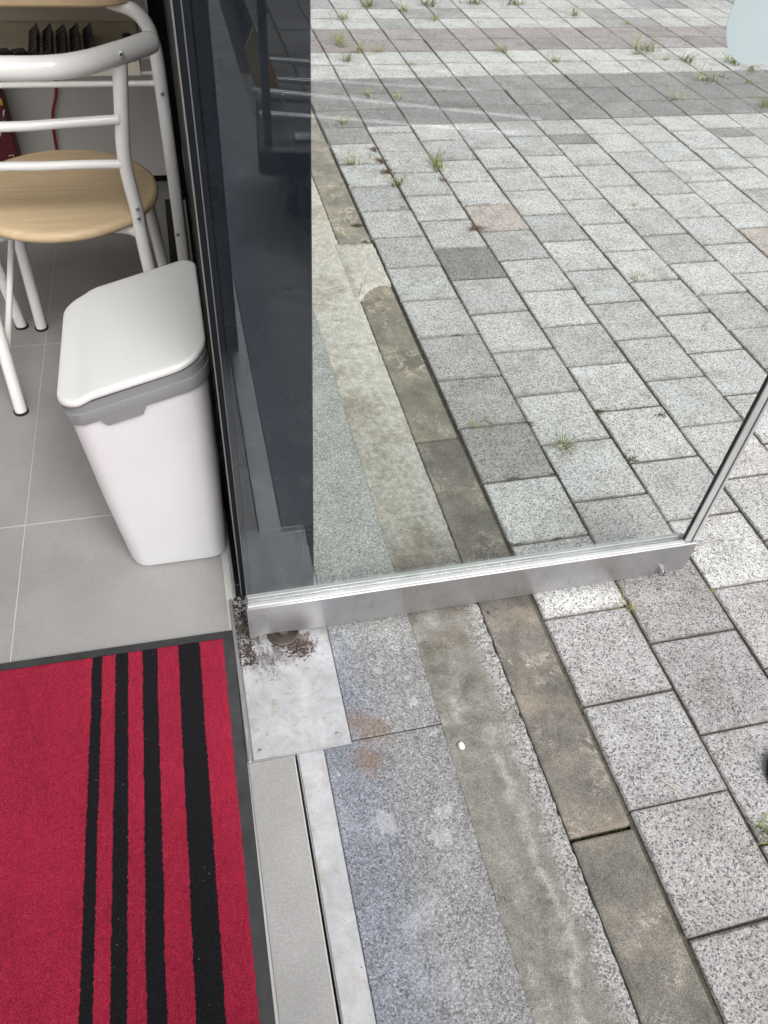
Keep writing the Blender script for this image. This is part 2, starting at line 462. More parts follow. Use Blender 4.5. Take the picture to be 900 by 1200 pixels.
STR = [(-0.869, -0.851), (-0.828, -0.805), (-0.780, -0.753), (-0.715, -0.675)]
def mk_mat():
    t = NT("mat_pile")
    x, y, z = t.sep(t.obj())
    fray = t.math('MULTIPLY', t.math('SUBTRACT', t.noise(190, 3, 0.7), 0.5), 0.0075)
    wav = t.math('MULTIPLY', t.math('SUBTRACT', t.noise(9, 2), 0.5), 0.005)
    xx = t.math('ADD', x, t.math('ADD', fray, wav))
    m = None
    for a, b in STR:
        s_ = t.math('MULTIPLY', t.smooth(xx, a-0.0006, a+0.0006), t.smooth(xx, b-0.0006, b+0.0006, 1, 0))
        m = s_ if m is None else t.math('MAXIMUM', m, s_)
    fib = t.noise(520, 3, 0.65)
    rib = t.noise(60, 3, 0.6, t.mapv(t.obj(), (5, 1.0, 1)))
    red = t.ramp(fib, [(0.28, (0.20, 0.006, 0.024)), (0.5, (0.38, 0.018, 0.05)), (0.74, (0.55, 0.05, 0.10))])
    red = t.mix(1.0, red, t.ramp(t.noise(5, 4, 0.6, t.mapv(t.obj(), (1.6, 0.8, 1))), [(0.3, 0.86), (0.7, 1.12)]), 'MULTIPLY')
    red = t.mix(1.0, red, t.ramp(rib, [(0.3, 0.82), (0.7, 1.12)]), 'MULTIPLY')
    blk = t.ramp(fib, [(0.3, (0.004, 0.004, 0.005)), (0.55, (0.011, 0.012, 0.014)), (0.8, (0.034, 0.035, 0.040))])
    c = t.mix(m, red, blk)
    lint = t.math('MULTIPLY', t.smooth(t.voro(85, 'Distance'), 0.075, 0.045), t.smooth(t.noise(15, 3), 0.5, 0.6))
    c = t.mix(t.math('MULTIPLY', lint, 0.6), c, (0.55, 0.5, 0.5))
    t.set(c, 1.0, 0, 0.1)
    t.b.inputs['Sheen Weight'].default_value = 0.03
    t.b.inputs['Sheen Tint'].default_value = (0.9, 0.6, 0.65, 1)
    t.bump(t.math('ADD', fib, t.noise(1100, 2)), 0.9, 0.003)
    MAT['mat'] = t.m
    t = NT("mat_rubber")
    wv = t.n("ShaderNodeTexWave"); wv.inputs['Scale'].default_value = 120
    t.l(t.mapv(t.obj(), (1, 1, 0), (0, 0, 0), (0, 0, 0.78)), wv.inputs['Vector'])
    c = t.ramp(t.noise(30, 5, 0.6), [(0.3, (0.020, 0.021, 0.022)), (0.75, (0.045, 0.046, 0.048))])
    t.set(c, 0.6, 0, 0.4)
    t.bump(wv.outputs['Fac'], 0.25, 0.001)
    MAT['mat_rubber'] = t.m
mk_mat()

def mk_leaf(name, a, b, c_):
    t = NT(name)
    z = t.sep(t.obj())[2]
    f = t.noise(120, 2)
    c = t.ramp(f, [(0.3, a), (0.55, b), (0.75, c_)])
    t.set(c, 0.65, 0, 0.3)
    t.b.inputs['Subsurface Weight'].default_value = 0.0
    MAT[name] = t.m
mk_leaf("grass_green", (0.10, 0.13, 0.035), (0.20, 0.235, 0.075), (0.33, 0.34, 0.15))
mk_leaf("grass_dry", (0.20, 0.20, 0.07), (0.32, 0.31, 0.13), (0.46, 0.43, 0.24))
mk_leaf("weed_red", (0.085, 0.05, 0.032), (0.15, 0.085, 0.055), (0.25, 0.17, 0.11))
mk_leaf("moss_dark", (0.035, 0.03, 0.018), (0.07, 0.06, 0.035), (0.12, 0.11, 0.05))

# ------------------------------------------------------------------ geometry helpers
def link(name, me, mat=None, parent=None):
    o = bpy.data.objects.new(name, me)
    COL.objects.link(o)
    if mat is not None and me is not None and len(me.materials) == 0:
        me.materials.append(MAT[mat] if isinstance(mat, str) else mat)
    if parent is not None:
        o.parent = parent
    return o
def tag(o, label=None, cat=None, group=None, kind=None):
    if label: o['label'] = label
    if cat: o['category'] = cat
    if group: o['group'] = group
    if kind: o['kind'] = kind
    return o
def empty(name, loc=(0, 0, 0), label=None, cat=None, group=None, rz=0.0):
    o = bpy.data.objects.new(name, None)
    COL.objects.link(o)
    o.empty_display_size = 0.05
    o.location = loc
    o.rotation_euler = (0, 0, rz)
    return tag(o, label, cat, group)
def finish(bm, name, smooth=False, auto=None):
    bmesh.ops.recalc_face_normals(bm, faces=bm.faces)
    me = bpy.data.meshes.new(name)
    bm.to_mesh(me)
    bm.free()
    if smooth:
        for p in me.polygons: p.use_smooth = True
        if auto is not None:
            try: me.set_sharp_from_angle(angle=R(auto))
            except Exception: pass
    return me
def box_bm(x0, x1, y0, y1, z0, z1, bev=0.0, seg=1):
    bm = bmesh.new()
    bmesh.ops.create_cube(bm, size=1)
    for v in bm.verts:
        v.co = Vector(((x0+x1)/2 + v.co.x*(x1-x0), (y0+y1)/2 + v.co.y*(y1-y0), (z0+z1)/2 + v.co.z*(z1-z0)))
    if bev > 0:
        bmesh.ops.bevel(bm, geom=list(bm.edges), offset=bev, segments=seg, affect='EDGES', profile=0.5)
    return bm
def box(name, x0, x1, y0, y1, z0, z1, mat, parent=None, bev=0.0, seg=1):
    return link(name, finish(box_bm(x0, x1, y0, y1, z0, z1, bev, seg), name), mat, parent)
def sheet(name, x0, x1, y0, y1, z, mat, parent=None):
    me = bpy.data.meshes.new(name)
    me.from_pydata([(x0, y0, z), (x1, y0, z), (x1, y1, z), (x0, y1, z)], [], [(0, 1, 2, 3)])
    return link(name, me, mat, parent)
def tube_bm(bm, pts, rad, n=14, cap=True, sq=None):
    """sweep a circle (or an ellipse, sq=(a,b)) along a poly-line"""
    pts = [Vector(p) for p in pts]
    rads = rad if isinstance(rad, (list, tuple)) else [rad]*len(pts)
    tang = []
    for i in range(len(pts)):
        a = pts[max(0, i-1)]; b = pts[min(len(pts)-1, i+1)]
        tang.append((b-a).normalized())
    nrm = Vector((0, 0, 1))
    if abs(tang[0].dot(nrm)) > 0.95: nrm = Vector((0, 1, 0))
    nrm = (nrm - tang[0]*nrm.dot(tang[0])).normalized()
    rings = []
    for i, p in enumerate(pts):
        t = tang[i]
        nrm = (nrm - t*nrm.dot(t)).normalized()
        bi = t.cross(nrm)
        a, b = (1, 1) if sq is None else sq
        rings.append([bm.verts.new(p + nrm*math.cos(2*math.pi*k/n)*rads[i]*a + bi*math.sin(2*math.pi*k/n)*rads[i]*b) for k in range(n)])
    for i in range(len(rings)-1):
        for k in range(n):
            bm.faces.new((rings[i][k], rings[i][(k+1) % n], rings[i+1][(k+1) % n], rings[i+1][k]))
    if cap:
        bm.faces.new(rings[0][::-1]); bm.faces.new(rings[-1])
def smooth_path(ctrl, n=10):
    """Catmull-Rom through control points"""
    c = [Vector(p) for p in ctrl]
    c = [c[0]*2-c[1]] + c + [c[-1]*2-c[-2]]
    out = []
    for i in range(1, len(c)-2):
        p0, p1, p2, p3 = c[i-1:i+3]
        for k in range(n):
            t = k/n
            out.append(0.5*((2*p1) + (p2-p0)*t + (2*p0-5*p1+4*p2-p3)*t*t + (3*p1-p0-3*p2+p3)*t**3))
    out.append(c[-2])
    return out
def tube(name, pts, rad, mat, parent=None, n=14, sq=None):
    bm = bmesh.new()
    tube_bm(bm, pts, rad, n, True, sq)
    return link(name, finish(bm, name, True, 50), mat, parent)
def round_end(pts, r, k=4):
    """extend a path by hemispherical tips: returns pts, radii"""
    pts = [Vector(p) for p in pts]
    d0 = (pts[0]-pts[1]).normalized(); d1 = (pts[-1]-pts[-2]).normalized()
    P, Q = [], []
    for i in range(k):
        a = math.pi/2*(1-i/k)
        P.append(pts[0]+d0*r*math.sin(a)); Q.append(max(r*math.cos(a), r*0.05))
    for p in pts: P.append(p); Q.append(r)
    for i in range(1, k+1):
        a = math.pi/2*i/k
        P.append(pts[-1]+d1*r*math.sin(a)); Q.append(max(r*math.cos(a), r*0.05))
    return P, Q
def rrect(x0, x1, y0, y1, r, n=6):
    """rounded rectangle outline; r one radius or four (x1y1, x0y1, x0y0, x1y0)"""
    rs = r if isinstance(r, (tuple, list)) else (r,)*4
    out = []
    for (cx, cy, a0), rr in zip([(x1, y1, 0), (x0, y1, 90), (x0, y0, 180), (x1, y0, 270)], rs):
        sx = -1 if cx == x1 else 1; sy = -1 if cy == y1 else 1
        for k in range(n+1):
            a = R(a0 + 90*k/n)
            out.append((cx+sx*rr+rr*math.cos(a), cy+sy*rr+rr*math.sin(a)))
    return out
def loft(name, rings, mat, parent=None, cap0=True, cap1=True, smooth=True, auto=40):
    bm = bmesh.new()
    rv = [[bm.verts.new(p) for p in r] for r in rings]
    n = len(rv[0])
    for i in range(len(rv)-1):
        for k in range(n):
            bm.faces.new((rv[i][k], rv[i][(k+1) % n], rv[i+1][(k+1) % n], rv[i+1][k]))
    if cap0: bm.faces.new(rv[0][::-1])
    if cap1: bm.faces.new(rv[-1])
    return link(name, finish(bm, name, smooth, auto), mat, parent)
def disc(name, c, axis, r, d, mat, parent=None, n=16, bev=0.25):
    """a short cylinder from c along axis, thickness d"""
    c = Vector(c); axis = Vector(axis).normalized()
    return tube(name, [c, c+axis*d*(1-bev), c+axis*d], [r, r, r*(1-bev)], mat, parent, n)

# ------------------------------------------------------------------ ground outdoors
terrain = sheet("ground", -60, 90, -60, 120, -0.16, 'bed')
tag(terrain, kind='structure')
pavement = sheet("pavement", 0.0, 14.0, -9.0, 16.0, -0.0075, 'bed')
tag(pavement, kind='structure')

XB = [0.008, 0.199, 0.396, 0.591, 0.784, 0.977, 1.172, 1.374, 1.577, 1.774, 1.975]
while XB[-1] < 13.8: XB.append(XB[-1]+0.199)
def band(k, x): return 3.166 + 0.03*min(x, 4) + 0.1965*k
fz = 900.0
def project(p):
    q = Vector(p)-CAMPOS
    d = q.dot(fw)
    if d < 0.05: return None
    return (450+fz*q.dot(r2)/d, 600-fz*q.dot(u2)/d)
def seen(x0, x1, y0, y1):
    for px in (x0, (x0+x1)/2, x1):
        for py in (y0, (y0+y1)/2, y1):
            p = project((px, py, 0))
            if p and -15 < p[0] < 915 and -15 < p[1] < 1215: return True
    return False
def paver_mesh(i):
    rnd = random.Random(100+i)
    bm = bmesh.new()
    ch, ch2 = 0.0035, 0.0045
    def ring(ins, z, j):
        pts = []
        for (sx, sy) in ((-1, -1), (1, -1), (1, 1), (-1, 1)):
            pts.append(bm.verts.new((sx*(0.5-ins)+rnd.uniform(-j, j), sy*(0.5-ins)+rnd.uniform(-j, j), z)))
        return pts
    def ring8(ins, z, j, cut):
        pts = []
        for (sx, sy, first) in ((-1, -1, 0), (1, -1, 1), (1, 1, 0), (-1, 1, 1)):
            a = (sx*(0.5-ins-cut), sy*(0.5-ins)); b = (sx*(0.5-ins), sy*(0.5-ins-cut))
            if first == 0: a, b = b, a
            if sx == 1 and sy == -1: a, b = (sx*(0.5-ins-cut), sy*(0.5-ins)), (sx*(0.5-ins), sy*(0.5-ins-cut))
            if sx == -1 and sy == -1: a, b = (sx*(0.5-ins), sy*(0.5-ins-cut)), (sx*(0.5-ins-cut), sy*(0.5-ins))
            if sx == 1 and sy == 1: a, b = (sx*(0.5-ins), sy*(0.5-ins-cut)), (sx*(0.5-ins-cut), sy*(0.5-ins))
            if sx == -1 and sy == 1: a, b = (sx*(0.5-ins-cut), sy*(0.5-ins)), (sx*(0.5-ins), sy*(0.5-ins-cut))
            for q in (a, b):
                pts.append(bm.verts.new((q[0]+rnd.uniform(-j, j), q[1]+rnd.uniform(-j, j), z)))
        return pts
    c = 0.008 + 0.010*rnd.random()
    r0 = ring8(0.0, -0.035, 0.0, c)
    r1 = ring8(0.0, -0.0030, 0.007, c)
    r2_ = ring8(0.016, 0.0, 0.007, c)
    n = 8
    for a, b in ((r0, r1), (r1, r2_)):
        for k in range(n):
            bm.faces.new((a[k], a[(k+1) % n], b[(k+1) % n], b[k]))
    bm.faces.new(r2_)
    me = finish(bm, "paver")
    me.materials.append(MAT['paver'])
    return me
PM = [paver_mesh(i) for i in range(8)]
def tone(c, y0, y1, x):
    rnd = random.Random(c*1000+int(y0*100))
    ym = (y0+y1)/2
    L = rnd.choice([0.45, 0.48, 0.50, 0.52, 0.53, 0.43, 0.49, 0.52])
    wv = rnd.uniform(-0.012, 0.02)
    col = [L*(1+wv), L, L*(0.995-wv*0.6)]
    k = (ym-band(0, x))/0.1965
    if 0 < k < 3:
        L = rnd.uniform(0.24, 0.30); col = [L*1.0, L*0.985, L*0.985]
    elif 3 < k < 5:
        L = rnd.uniform(0.47, 0.56); col = [L, L, L]
    elif 5 < k < 7:
        L = rnd.uniform(0.28, 0.35); col = [L*1.05, L*0.95, L*0.965]
    elif 7 < k < 9:
        L = rnd.choice([0.52, 0.50, 0.53, 0.34, 0.48]); col = [L, L, L]
    elif k >= 9:
        L = rnd.choice([0.44, 0.36, 0.5, 0.48, 0.3]); col = [L, L, L]
    if c == 0 and 1.0 < ym < 1.19: L = 0.30; col = [L, L*0.98, L*0.95]
    if c == 0 and 1.2 < ym < 1.39: L = 0.36; col = [L, L*0.985, L*0.96]
    if c == 0 and 1.4 < ym < 1.6: L = 0.40; col = [L, L, L*0.98]
    if c == 1 and 1.9 < ym < 2.1: L = 0.25; col = [L, L*0.99, L*0.96]
    if c == 0 and 3.0 < ym < 3.17: L = 0.31; col = [L, L*0.985, L*0.96]
    if c == 2 and 2.22 < ym < 2.42: col = [0.47, 0.425, 0.40]
    if c == 7 and 1.9 < ym < 2.12: col = [0.48, 0.435, 0.405]
    if c == 5 and 2.88 < ym < 3.0: col = [0.27, 0.27, 0.265]
    if c == 9 and 2.94 < ym < 3.06: col = [0.29, 0.29, 0.285]
    if ym < 0.62: col = [v*(0.70 if c <= 1 else 0.78) for v in col]; col[0] *= 1.015; col[2] *= 1.02  # near pavers painted darker, imitating the brighter view through the door glass
    return col
plist = []
for c in range(len(XB)-1):
    x0, x1 = XB[c], XB[c+1]
    xm = (x0+x1)/2
    off = {0: 0.0, 1: 0.103, 2: 0.007, 3: 0.112, 4: 0.019}.get(c, (0.112 if c % 2 else 0.019)+0.004*(c-4))
    edge = band(0, xm)
    ys = []
    y = off - 9.0
    while y < edge-0.05:
        ys.append(y); y += 0.2
    if c in (5, 9):
        ys = [v for v in ys if v < edge-0.30]
        if edge-0.265-ys[-1] < 0.1: ys.pop()
        ys += [edge-0.265, edge-0.168]
    k = 0
    while band(k, xm) < 15.5:
        ys.append(band(k, xm)); k += 1
    for a, b in zip(ys[:-1], ys[1:]):
        plist.append((c, x0, x1, a, b))
far = []
nvis = 0
gapj = 0.0046
for (c, x0, x1, a, b) in plist:
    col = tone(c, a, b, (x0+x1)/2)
    rnd = random.Random(int(a*1000)*31+c)
    tz = rnd.uniform(-0.0014, 0.0014)
    if seen(x0, x1, a, b):
        nvis += 1
        o = link("paver", PM[rnd.randrange(8)], None, pavement)
        o.location = ((x0+x1)/2+rnd.uniform(-.0012, .0012), (a+b)/2+rnd.uniform(-.0012, .0012), tz)
        o.scale = (x1-x0-(0.0036 if a < 0.9 else gapj), b-a-(0.0038 if a < 0.7 else (0.0075 if a < 1.6 else 0.0098)), 1)
        o.rotation_euler = (rnd.uniform(-.006, .006), rnd.uniform(-.006, .006), rnd.uniform(-.007, .007))
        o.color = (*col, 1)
    elif x1 < 6.5 and -5 < a < 9:
        far.append((x0, x1, a, b, col, tz))
# pavers nobody in the photograph sees: one joined mesh per shade
for nm, sel in (("paver_field", lambda col: max(col) > 0.36), ("paver_field", lambda col: max(col) <= 0.36)):
    V, F = [], []
    tot = Vector((0, 0, 0)); cnt = 0
    for (x0, x1, a, b, col, tz) in far:
        if not sel(col): continue
        tot += Vector(col); cnt += 1
        i = len(V); g_ = gapj/2
        for z, ins in ((-0.02, 0), (tz-.003, 0), (tz, .003)):
            V += [(x0+g_+ins, a+g_+ins, z), (x1-g_-ins, a+g_+ins, z), (x1-g_-ins, b-g_-ins, z), (x0+g_+ins, b-g_-ins, z)]
        for q in (0, 4):
            for k in range(4):
                F.append((i+q+k, i+q+(k+1) % 4, i+q+4+(k+1) % 4, i+q+4+k))
        F.append((i+8, i+9, i+10, i+11))
    me = bpy.data.meshes.new(nm); me.from_pydata(V, [], F)
    o = link(nm, me, 'paver', pavement)
    o['kind'] = 'stuff'
    o.color = (*(tot/max(cnt, 1)), 1)

# kerb: metre-long stones
kerb = sheet("kerb", -0.118, 0.006, -9.0, 14.0, -0.03, 'bed')
tag(kerb, kind='structure')
def kerb_stone(y0, y1, shade, rot=0.0):
    bm = box_bm(-0.056, 0.056, -(y1-y0)/2, (y1-y0)/2, -0.12, -0.004, 0.005, 2)
    o = link("kerb_stone", finish(bm, "kerb_stone"), 'kerb', kerb)
    o.location = (-0.0535, (y0+y1)/2, 0)
    o.rotation_euler = (0, 0, rot)
    o.color = (*shade, 1)
jn = [0.1765+0.9935*k for k in range(-7, 9)]
shades = [(1.0, 0.98, 0.97), (1.05, 1.03, 0.98), (0.97, 0.985, 0.955), (1.12, 1.09, 1.0), (1, 1, 1)]
for i, (a, b) in enumerate(zip(jn[:-1], jn[1:])):
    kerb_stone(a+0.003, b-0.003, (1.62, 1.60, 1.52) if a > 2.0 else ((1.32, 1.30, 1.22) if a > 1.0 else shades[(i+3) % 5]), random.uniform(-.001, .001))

# concrete gutter strip with a chipped edge
def strip_bm(x0, x1, y0, y1, ztop, step, chip, rnd, right=True):
    bm = bmesh.new()
    ny = int((y1-y0)/step)
    rows = []
    nx = 6
    for j in range(ny+1):
        y = y0+(y1-y0)*j/ny
        row = []
        e = 0.0
        if right:
            e = -abs(rnd.gauss(0, chip))
        for i in range(nx+1):
            x = x0+(x1+e-x0)*i/nx
            z = ztop+rnd.uniform(-.0006, .0006)
            if i == nx: z -= 0.002
            row.append(bm.verts.new((x, y, z)))
        row.append(bm.verts.new((x1+e*0.6, y, ztop-0.03)))
        rows.append(row)
    for j in range(ny):
        for i in range(nx+1):
            bm.faces.new((rows[j][i], rows[j][i+1], rows[j+1][i+1], rows[j+1][i]))
    return bm
rnd = random.Random(4)
gutter = link("concrete_strip", finish(strip_bm(-0.262, -0.1135, -2.5, 6.5, 0.005, 0.008, 0.0016, rnd), "concrete_strip", True, 40), 'concrete')
tag(gutter, kind='structure')
# spilled cement lying over the kerb
def spill():
    bm = bmesh.new()
    rnd = random.Random(11)
    out = [(-0.128, 1.80), (-0.108, 1.825), (-0.090, 1.855), (-0.066, 1.885), (-0.035, 1.905), (0.002, 1.895), (0.0025, 2.0), (0.002, 2.10), (0.0005, 2.158), (-0.03, 2.168), (-0.07, 2.160), (-0.128, 2.17)]
    pts = []
    for (a, b) in zip(out, out[1:]+out[:1]):
        for k in range(6):
            t = k/6
            pts.append((a[0]+(b[0]-a[0])*t+rnd.gauss(0, .0012), a[1]+(b[1]-a[1])*t+rnd.gauss(0, .0025)))
    cx, cy = -0.056, 2.0
    rings = []
    for f, z in ((1.0, -0.0045), (0.988, 0.0030), (0.93, 0.0056), (0.6, 0.0060), (0.3, 0.0062)):
        rings.append([bm.verts.new((cx+(x-cx)*f, cy+(y-cy)*f, z+(rnd.uniform(-.0006, .0006) if f < 1 else 0))) for x, y in pts])
    n = len(pts)
    for a, b in zip(rings[:-1], rings[1:]):
        for k in range(n): bm.faces.new((a[k], a[(k+1) % n], b[(k+1) % n], b[k]))
    bm.faces.new(rings[-1])
    return finish(bm, "cement_spill", True)
o = link("cement_spill", spill(), 'concrete', gutter)

# granite threshold slabs
doorstep = sheet("doorstep", -0.62, -0.25, -6.0, 9.0, -0.02, 'bed')
tag(doorstep, kind='structure')
def slab(x0, x1, y0, y1):
    return box("granite_slab", x0, x1, y0, y1, -0.06, 0.004, 'granite', doorstep, 0.0015)
jy = [-5.57, -4.575, -3.58, -2.585, -1.585, -0.585]
for a, b in zip(jy[:-1], jy[1:]): slab(-0.4765, -0.2605, a+.001, b-.001)
slab(-0.4765, -0.2605, -0.584, 0.4145)
slab(-0.4265, -0.2605, 0.4165, 1.418)
for k in range(5): slab(-0.4265, -0.2605, 1.420+k, 2.418+k)

# ------------------------------------------------------------------ shop floor
floor = sheet("shop_floor", -4.2, -0.528, -3.5, 3.0, -0.0009, 'tile_grout')
tag(floor, kind='structure')
XT = [-4.0, -3.41, -2.81, -2.21, -1.61, -1.012, -0.611]
YT = [-3.28, -2.62, -1.96, -1.62, -0.96, -0.30, 0.375, 1.04, 1.715, 2.38, 3.0]
for i in range(len(XT)-1):
    for j in range(len(YT)-1):
        box("floor_tile", XT[i]+.001, XT[i+1]-.001, YT[j]+.001, YT[j+1]-.001, -0.010, 0.0, 'tile', floor, 0.0006)
for (a, b) in ((-2.6, -1.4), (-1.398, -0.2), (-0.198, 0.4105)):
    box("floor_tile", -0.6075, -0.5305, a, b, -0.012, 0.002, 'tile', floor, 0.0006)

# steel sill strip and pivot plate let into the doorstep
sill = empty("sill_strip", (-0.5, -0.6, 0), "pale worn steel sill strip running from the pivot plate past the mat", "door sill")
so = link("strip", finish(box_bm(-0.0225, 0.0225, -1.0, 1.0095, -0.03, 0.0035, 0.0012), "strip"), 'steel', sill)
so.location = (0, 0, 0)
so2 = link("lip", finish(box_bm(-0.0245, -0.0230, -1.0, 1.0095, -0.03, 0.0052), "lip"), 'aluminium', sill)
plate = empty("pivot_plate", (-0.512, 0.585, 0), "stained square steel floor plate under the door hinge corner", "floor plate")
def lp(o, par):
    o.matrix_parent_inverse = Matrix.Translation(-par.location)
    return o
lp(box("plate", -0.5985, -0.4275, 0.4115, 0.93, -0.02, 0.0055, 'steel', plate, 0.0012), plate)
lp(box("edge_trim", -0.6075, -0.6005, 0.4085, 0.758, -0.02, 0.0085, 'aluminium', plate, 0.001), plate)
lp(box("edge_trim", -0.6003, -0.4275, 0.4085, 0.4112, -0.02, 0.0062, 'aluminium', plate), plate)
for (sx, sy) in ((-0.585, 0.428), (-0.449, 0.433), (-0.589, 0.70)):
    s_ = lp(disc("screw", (sx, sy, 0.005), (0, 0, 1), 0.0042, 0.0016, 'screw_metal', plate, 12), plate)
    box("slot", sx-.0026, sx+.0026, sy-.0006, sy+.0006, 0.0064, 0.0069, 'print_ink', s_)
bm = bmesh.new()
tube_bm(bm, [(-0.547, 0.514, 0.0052), (-0.547, 0.514, 0.0062), (-0.547, 0.514, 0.0064)], [0.0062, 0.0058, 0.0035], 12)
lp(link("hole_cap", finish(bm, "hole_cap", True, 40), 'screw_metal', plate), plate)
# pivot bearing ring
bm = bmesh.new()
N = 28
prof = [(0.031, 0.0055), (0.031, 0.0095), (0.0275, 0.0105), (0.0265, 0.0068), (0.012, 0.0066), (0.012, 0.021)]
prev = None
for r_, z_ in prof:
    ring = [bm.verts.new((-0.513+r_*math.cos(2*math.pi*k/N), 0.660+r_*math.sin(2*math.pi*k/N), z_)) for k in range(N)]
    if prev:
        for k in range(N): bm.faces.new((prev[k], prev[(k+1) % N], ring[(k+1) % N], ring[k]))
    prev = ring
bm.faces.new(prev)
simple("pivot_iron", (0.10, 0.085, 0.075), 0.5, 0.5, var=0.4, nscale=60)
lp(link("pivot_ring", finish(bm, "pivot_ring", True, 35), 'pivot_iron', plate), plate)

# ------------------------------------------------------------------ facade and shop shell
pillar = empty("door_jamb", (-0.51, 0.80, 0), "black glossy shopfront jamb standing behind the open glass door", "door jamb")
lp(box("panel", -0.562, -0.4345, 0.762, 2.60, 0.0005, 2.60, 'black_panel', pillar, 0.002), pillar)
lp(box("edge_strip", -0.580, -0.5622, 0.7625, 2.60, 0.0005, 2.60, 'black_strip', pillar, 0.001), pillar)
lp(box("inner_strip", -0.5925, -0.5824, 0.763, 2.545, 0.0005, 0.045, 'black_marble', pillar, 0.001), pillar)
lp(box("trim", -0.5822, -0.5802, 0.764, 0.772, 0.0005, 2.60, 'jamb_edge', pillar), pillar)
jamb2 = empty("far_door_jamb", (-0.51, -0.45, 0), "black shopfront jamb on the near side of the doorway", "door jamb")
lp(box("panel", -0.585, -0.50, -0.62, -0.27, 0.006, 2.60, 'black_panel', jamb2, 0.002), jamb2)
ledge = box("black_marble_sill", -0.662, -0.6008, 1.46, 2.548, -0.002, 0.006, 'black_marble', None, 0.002)
tag(ledge, "low strip of black polished stone beside the table leg along the shopfront", "stone sill")
# walls of the shop
wl = box("back_wall", -4.2, -0.6305, 2.712, 2.80, 0.02, 2.9, 'white_wall'); tag(wl, kind='structure')
wl = box("back_wall", -0.630, -0.5806, 2.552, 2.80, -0.003, 2.9, 'black_marble'); tag(wl, kind='structure')
wl = box("skirting", -4.2, -0.6305, 2.708, 2.80, -0.003, 0.0195, 'black_marble'); tag(wl, kind='structure')
wl = box("side_wall", -4.3, -4.202, 0.1, 2.80, -0.1, 2.9, 'white_wall'); tag(wl, kind='structure')  # out-of-view wall, added with the ceiling to dim the room
wl = box("ceiling", -4.3, -0.42, 0.15, 2.80, 2.905, 3.05, 'ceiling_white'); tag(wl, kind='structure')  # unseen, added to shade the room, cut short so daylight reaches the chair

# ------------------------------------------------------------------ the glass door
DY = 0.667
door = empty("glass_door", (-0.575, DY, 0.02), "open glass door with a scuffed aluminium bottom rail, swung out over the pavement", "glass door")
def D(o): return lp(o, door)
# bottom rail: front skin bends down at the hinge corner
def rail_bm():
    bm = bmesh.new()
    y0, y1 = 0.652, 0.684
    zt = 0.1085
    xs = [-0.5762, -0.570, -0.558, -0.54, -0.52, -0.50, -0.47, -0.42, -0.3, 0.0, 0.2, 0.3462]
    zb = [0.0125, 0.0155, 0.0195, 0.0222, 0.0225, 0.0215, 0.0195, 0.0182, 0.018, 0.0185, 0.0205, 0.0225]
    rows = []
    for x, b in zip(xs, zb):
        sh = 0.0 if x < 0.3 else 0.0
        dn = 0.0015*math.sin(x*19)
        rows.append([bm.verts.new(p) for p in ((x, y0+dn*0.4, b), (x, y0+dn*0.3, zt-0.0025), (x, y0+0.002, zt), (x, y0+0.0105, zt), (x, y0+0.0105, zt-0.004), (x, y1-0.0105, zt-0.004), (x, y1-0.0105, zt), (x, y1-0.002, zt), (x, y1, zt-0.0025), (x, y1, b))])
    n = len(rows[0])
    for a, b in zip(rows[:-1], rows[1:]):
        for k in range(n):
            bm.faces.new((a[k], a[(k+1) % n], b[(k+1) % n], b[k]))
    bm.faces.new(rows[0]); bm.faces.new(rows[-1][::-1])
    return bm
rail = D(link("bottom_rail", finish(rail_bm(), "bottom_rail", True, 25), 'aluminium', door))
D(box("glazing_bead", -0.5745, 0.3165, 0.6535, 0.6625, 0.1087, 0.1135, 'stile_metal', door, 0.001))
D(box("glazing_bead", -0.5745, 0.3165, 0.6735, 0.6825, 0.1087, 0.1135, 'stile_metal', door, 0.001))
D(box("pane", -0.5725, 0.3163, DY-0.004, DY+0.004, 0.1055, 2.04, 'glass', door))
D(box("pane_edge", -0.5740, -0.5728, DY-0.0045, DY+0.0045, 0.109, 2.04, 'glass_edge', door))
D(box("gasket", 0.3165, 0.3188, 0.6605, 0.6665, 0.1140, 2.04, 'gasket_rubber', door))
st = D(box("stile", 0.3190, 0.3345, 0.6588, 0.6705, 0.1087, 2.04, 'stile_metal', door, 0.0012))
o = box("groove_strip", 0.3348, 0.3372, 0.6615, 0.6730, 0.1087, 2.04, 'gasket_rubber', st)
o = box("edge_bar", 0.3375, 0.3440, 0.6580, 0.6760, 0.1087, 2.04, 'stile_metal', st, 0.001)
D(box("top_rail", -0.5762, 0.3462, 0.652, 0.684, 2.0405, 2.13, 'aluminium', door, 0.002))
# thumb bolt of the floor lock
bolt = D(tube("lock_bolt", [(0.288, 0.6525, 0.036), (0.288, 0.650, 0.036), (0.288, 0.6495, 0.036), (0.288, 0.640, 0.036), (0.288, 0.6388, 0.036)], [0.0115, 0.0115, 0.0082, 0.0082, 0.0070], 'aluminium', door, 20))
o = box("slot", 0.2868, 0.2892, 0.6383, 0.6445, 0.0275, 0.0445, 'print_ink', bolt)
# round frosted sticker on the pane
bm = bmesh.new()
N = 64
cs = Vector((0.064, DY-0.0046, 1.0475))
f0 = [bm.verts.new(cs+Vector((0.0516*math.cos(2*math.pi*k/N), 0, 0.0516*math.sin(2*math.pi*k/N)))) for k in range(N)]
f1 = [bm.verts.new(v.co+Vector((0, 0.0004, 0))) for v in f0]
bm.faces.new(f0); bm.faces.new(f1[::-1])
for k in range(N): bm.faces.new((f0[k], f0[(k+1) % N], f1[(k+1) % N], f1[k]))
o = D(link("round_sticker", finish(bm, "round_sticker"), 'sticker_film', door))
o['label'] = "pale blue round sticker on the glass"

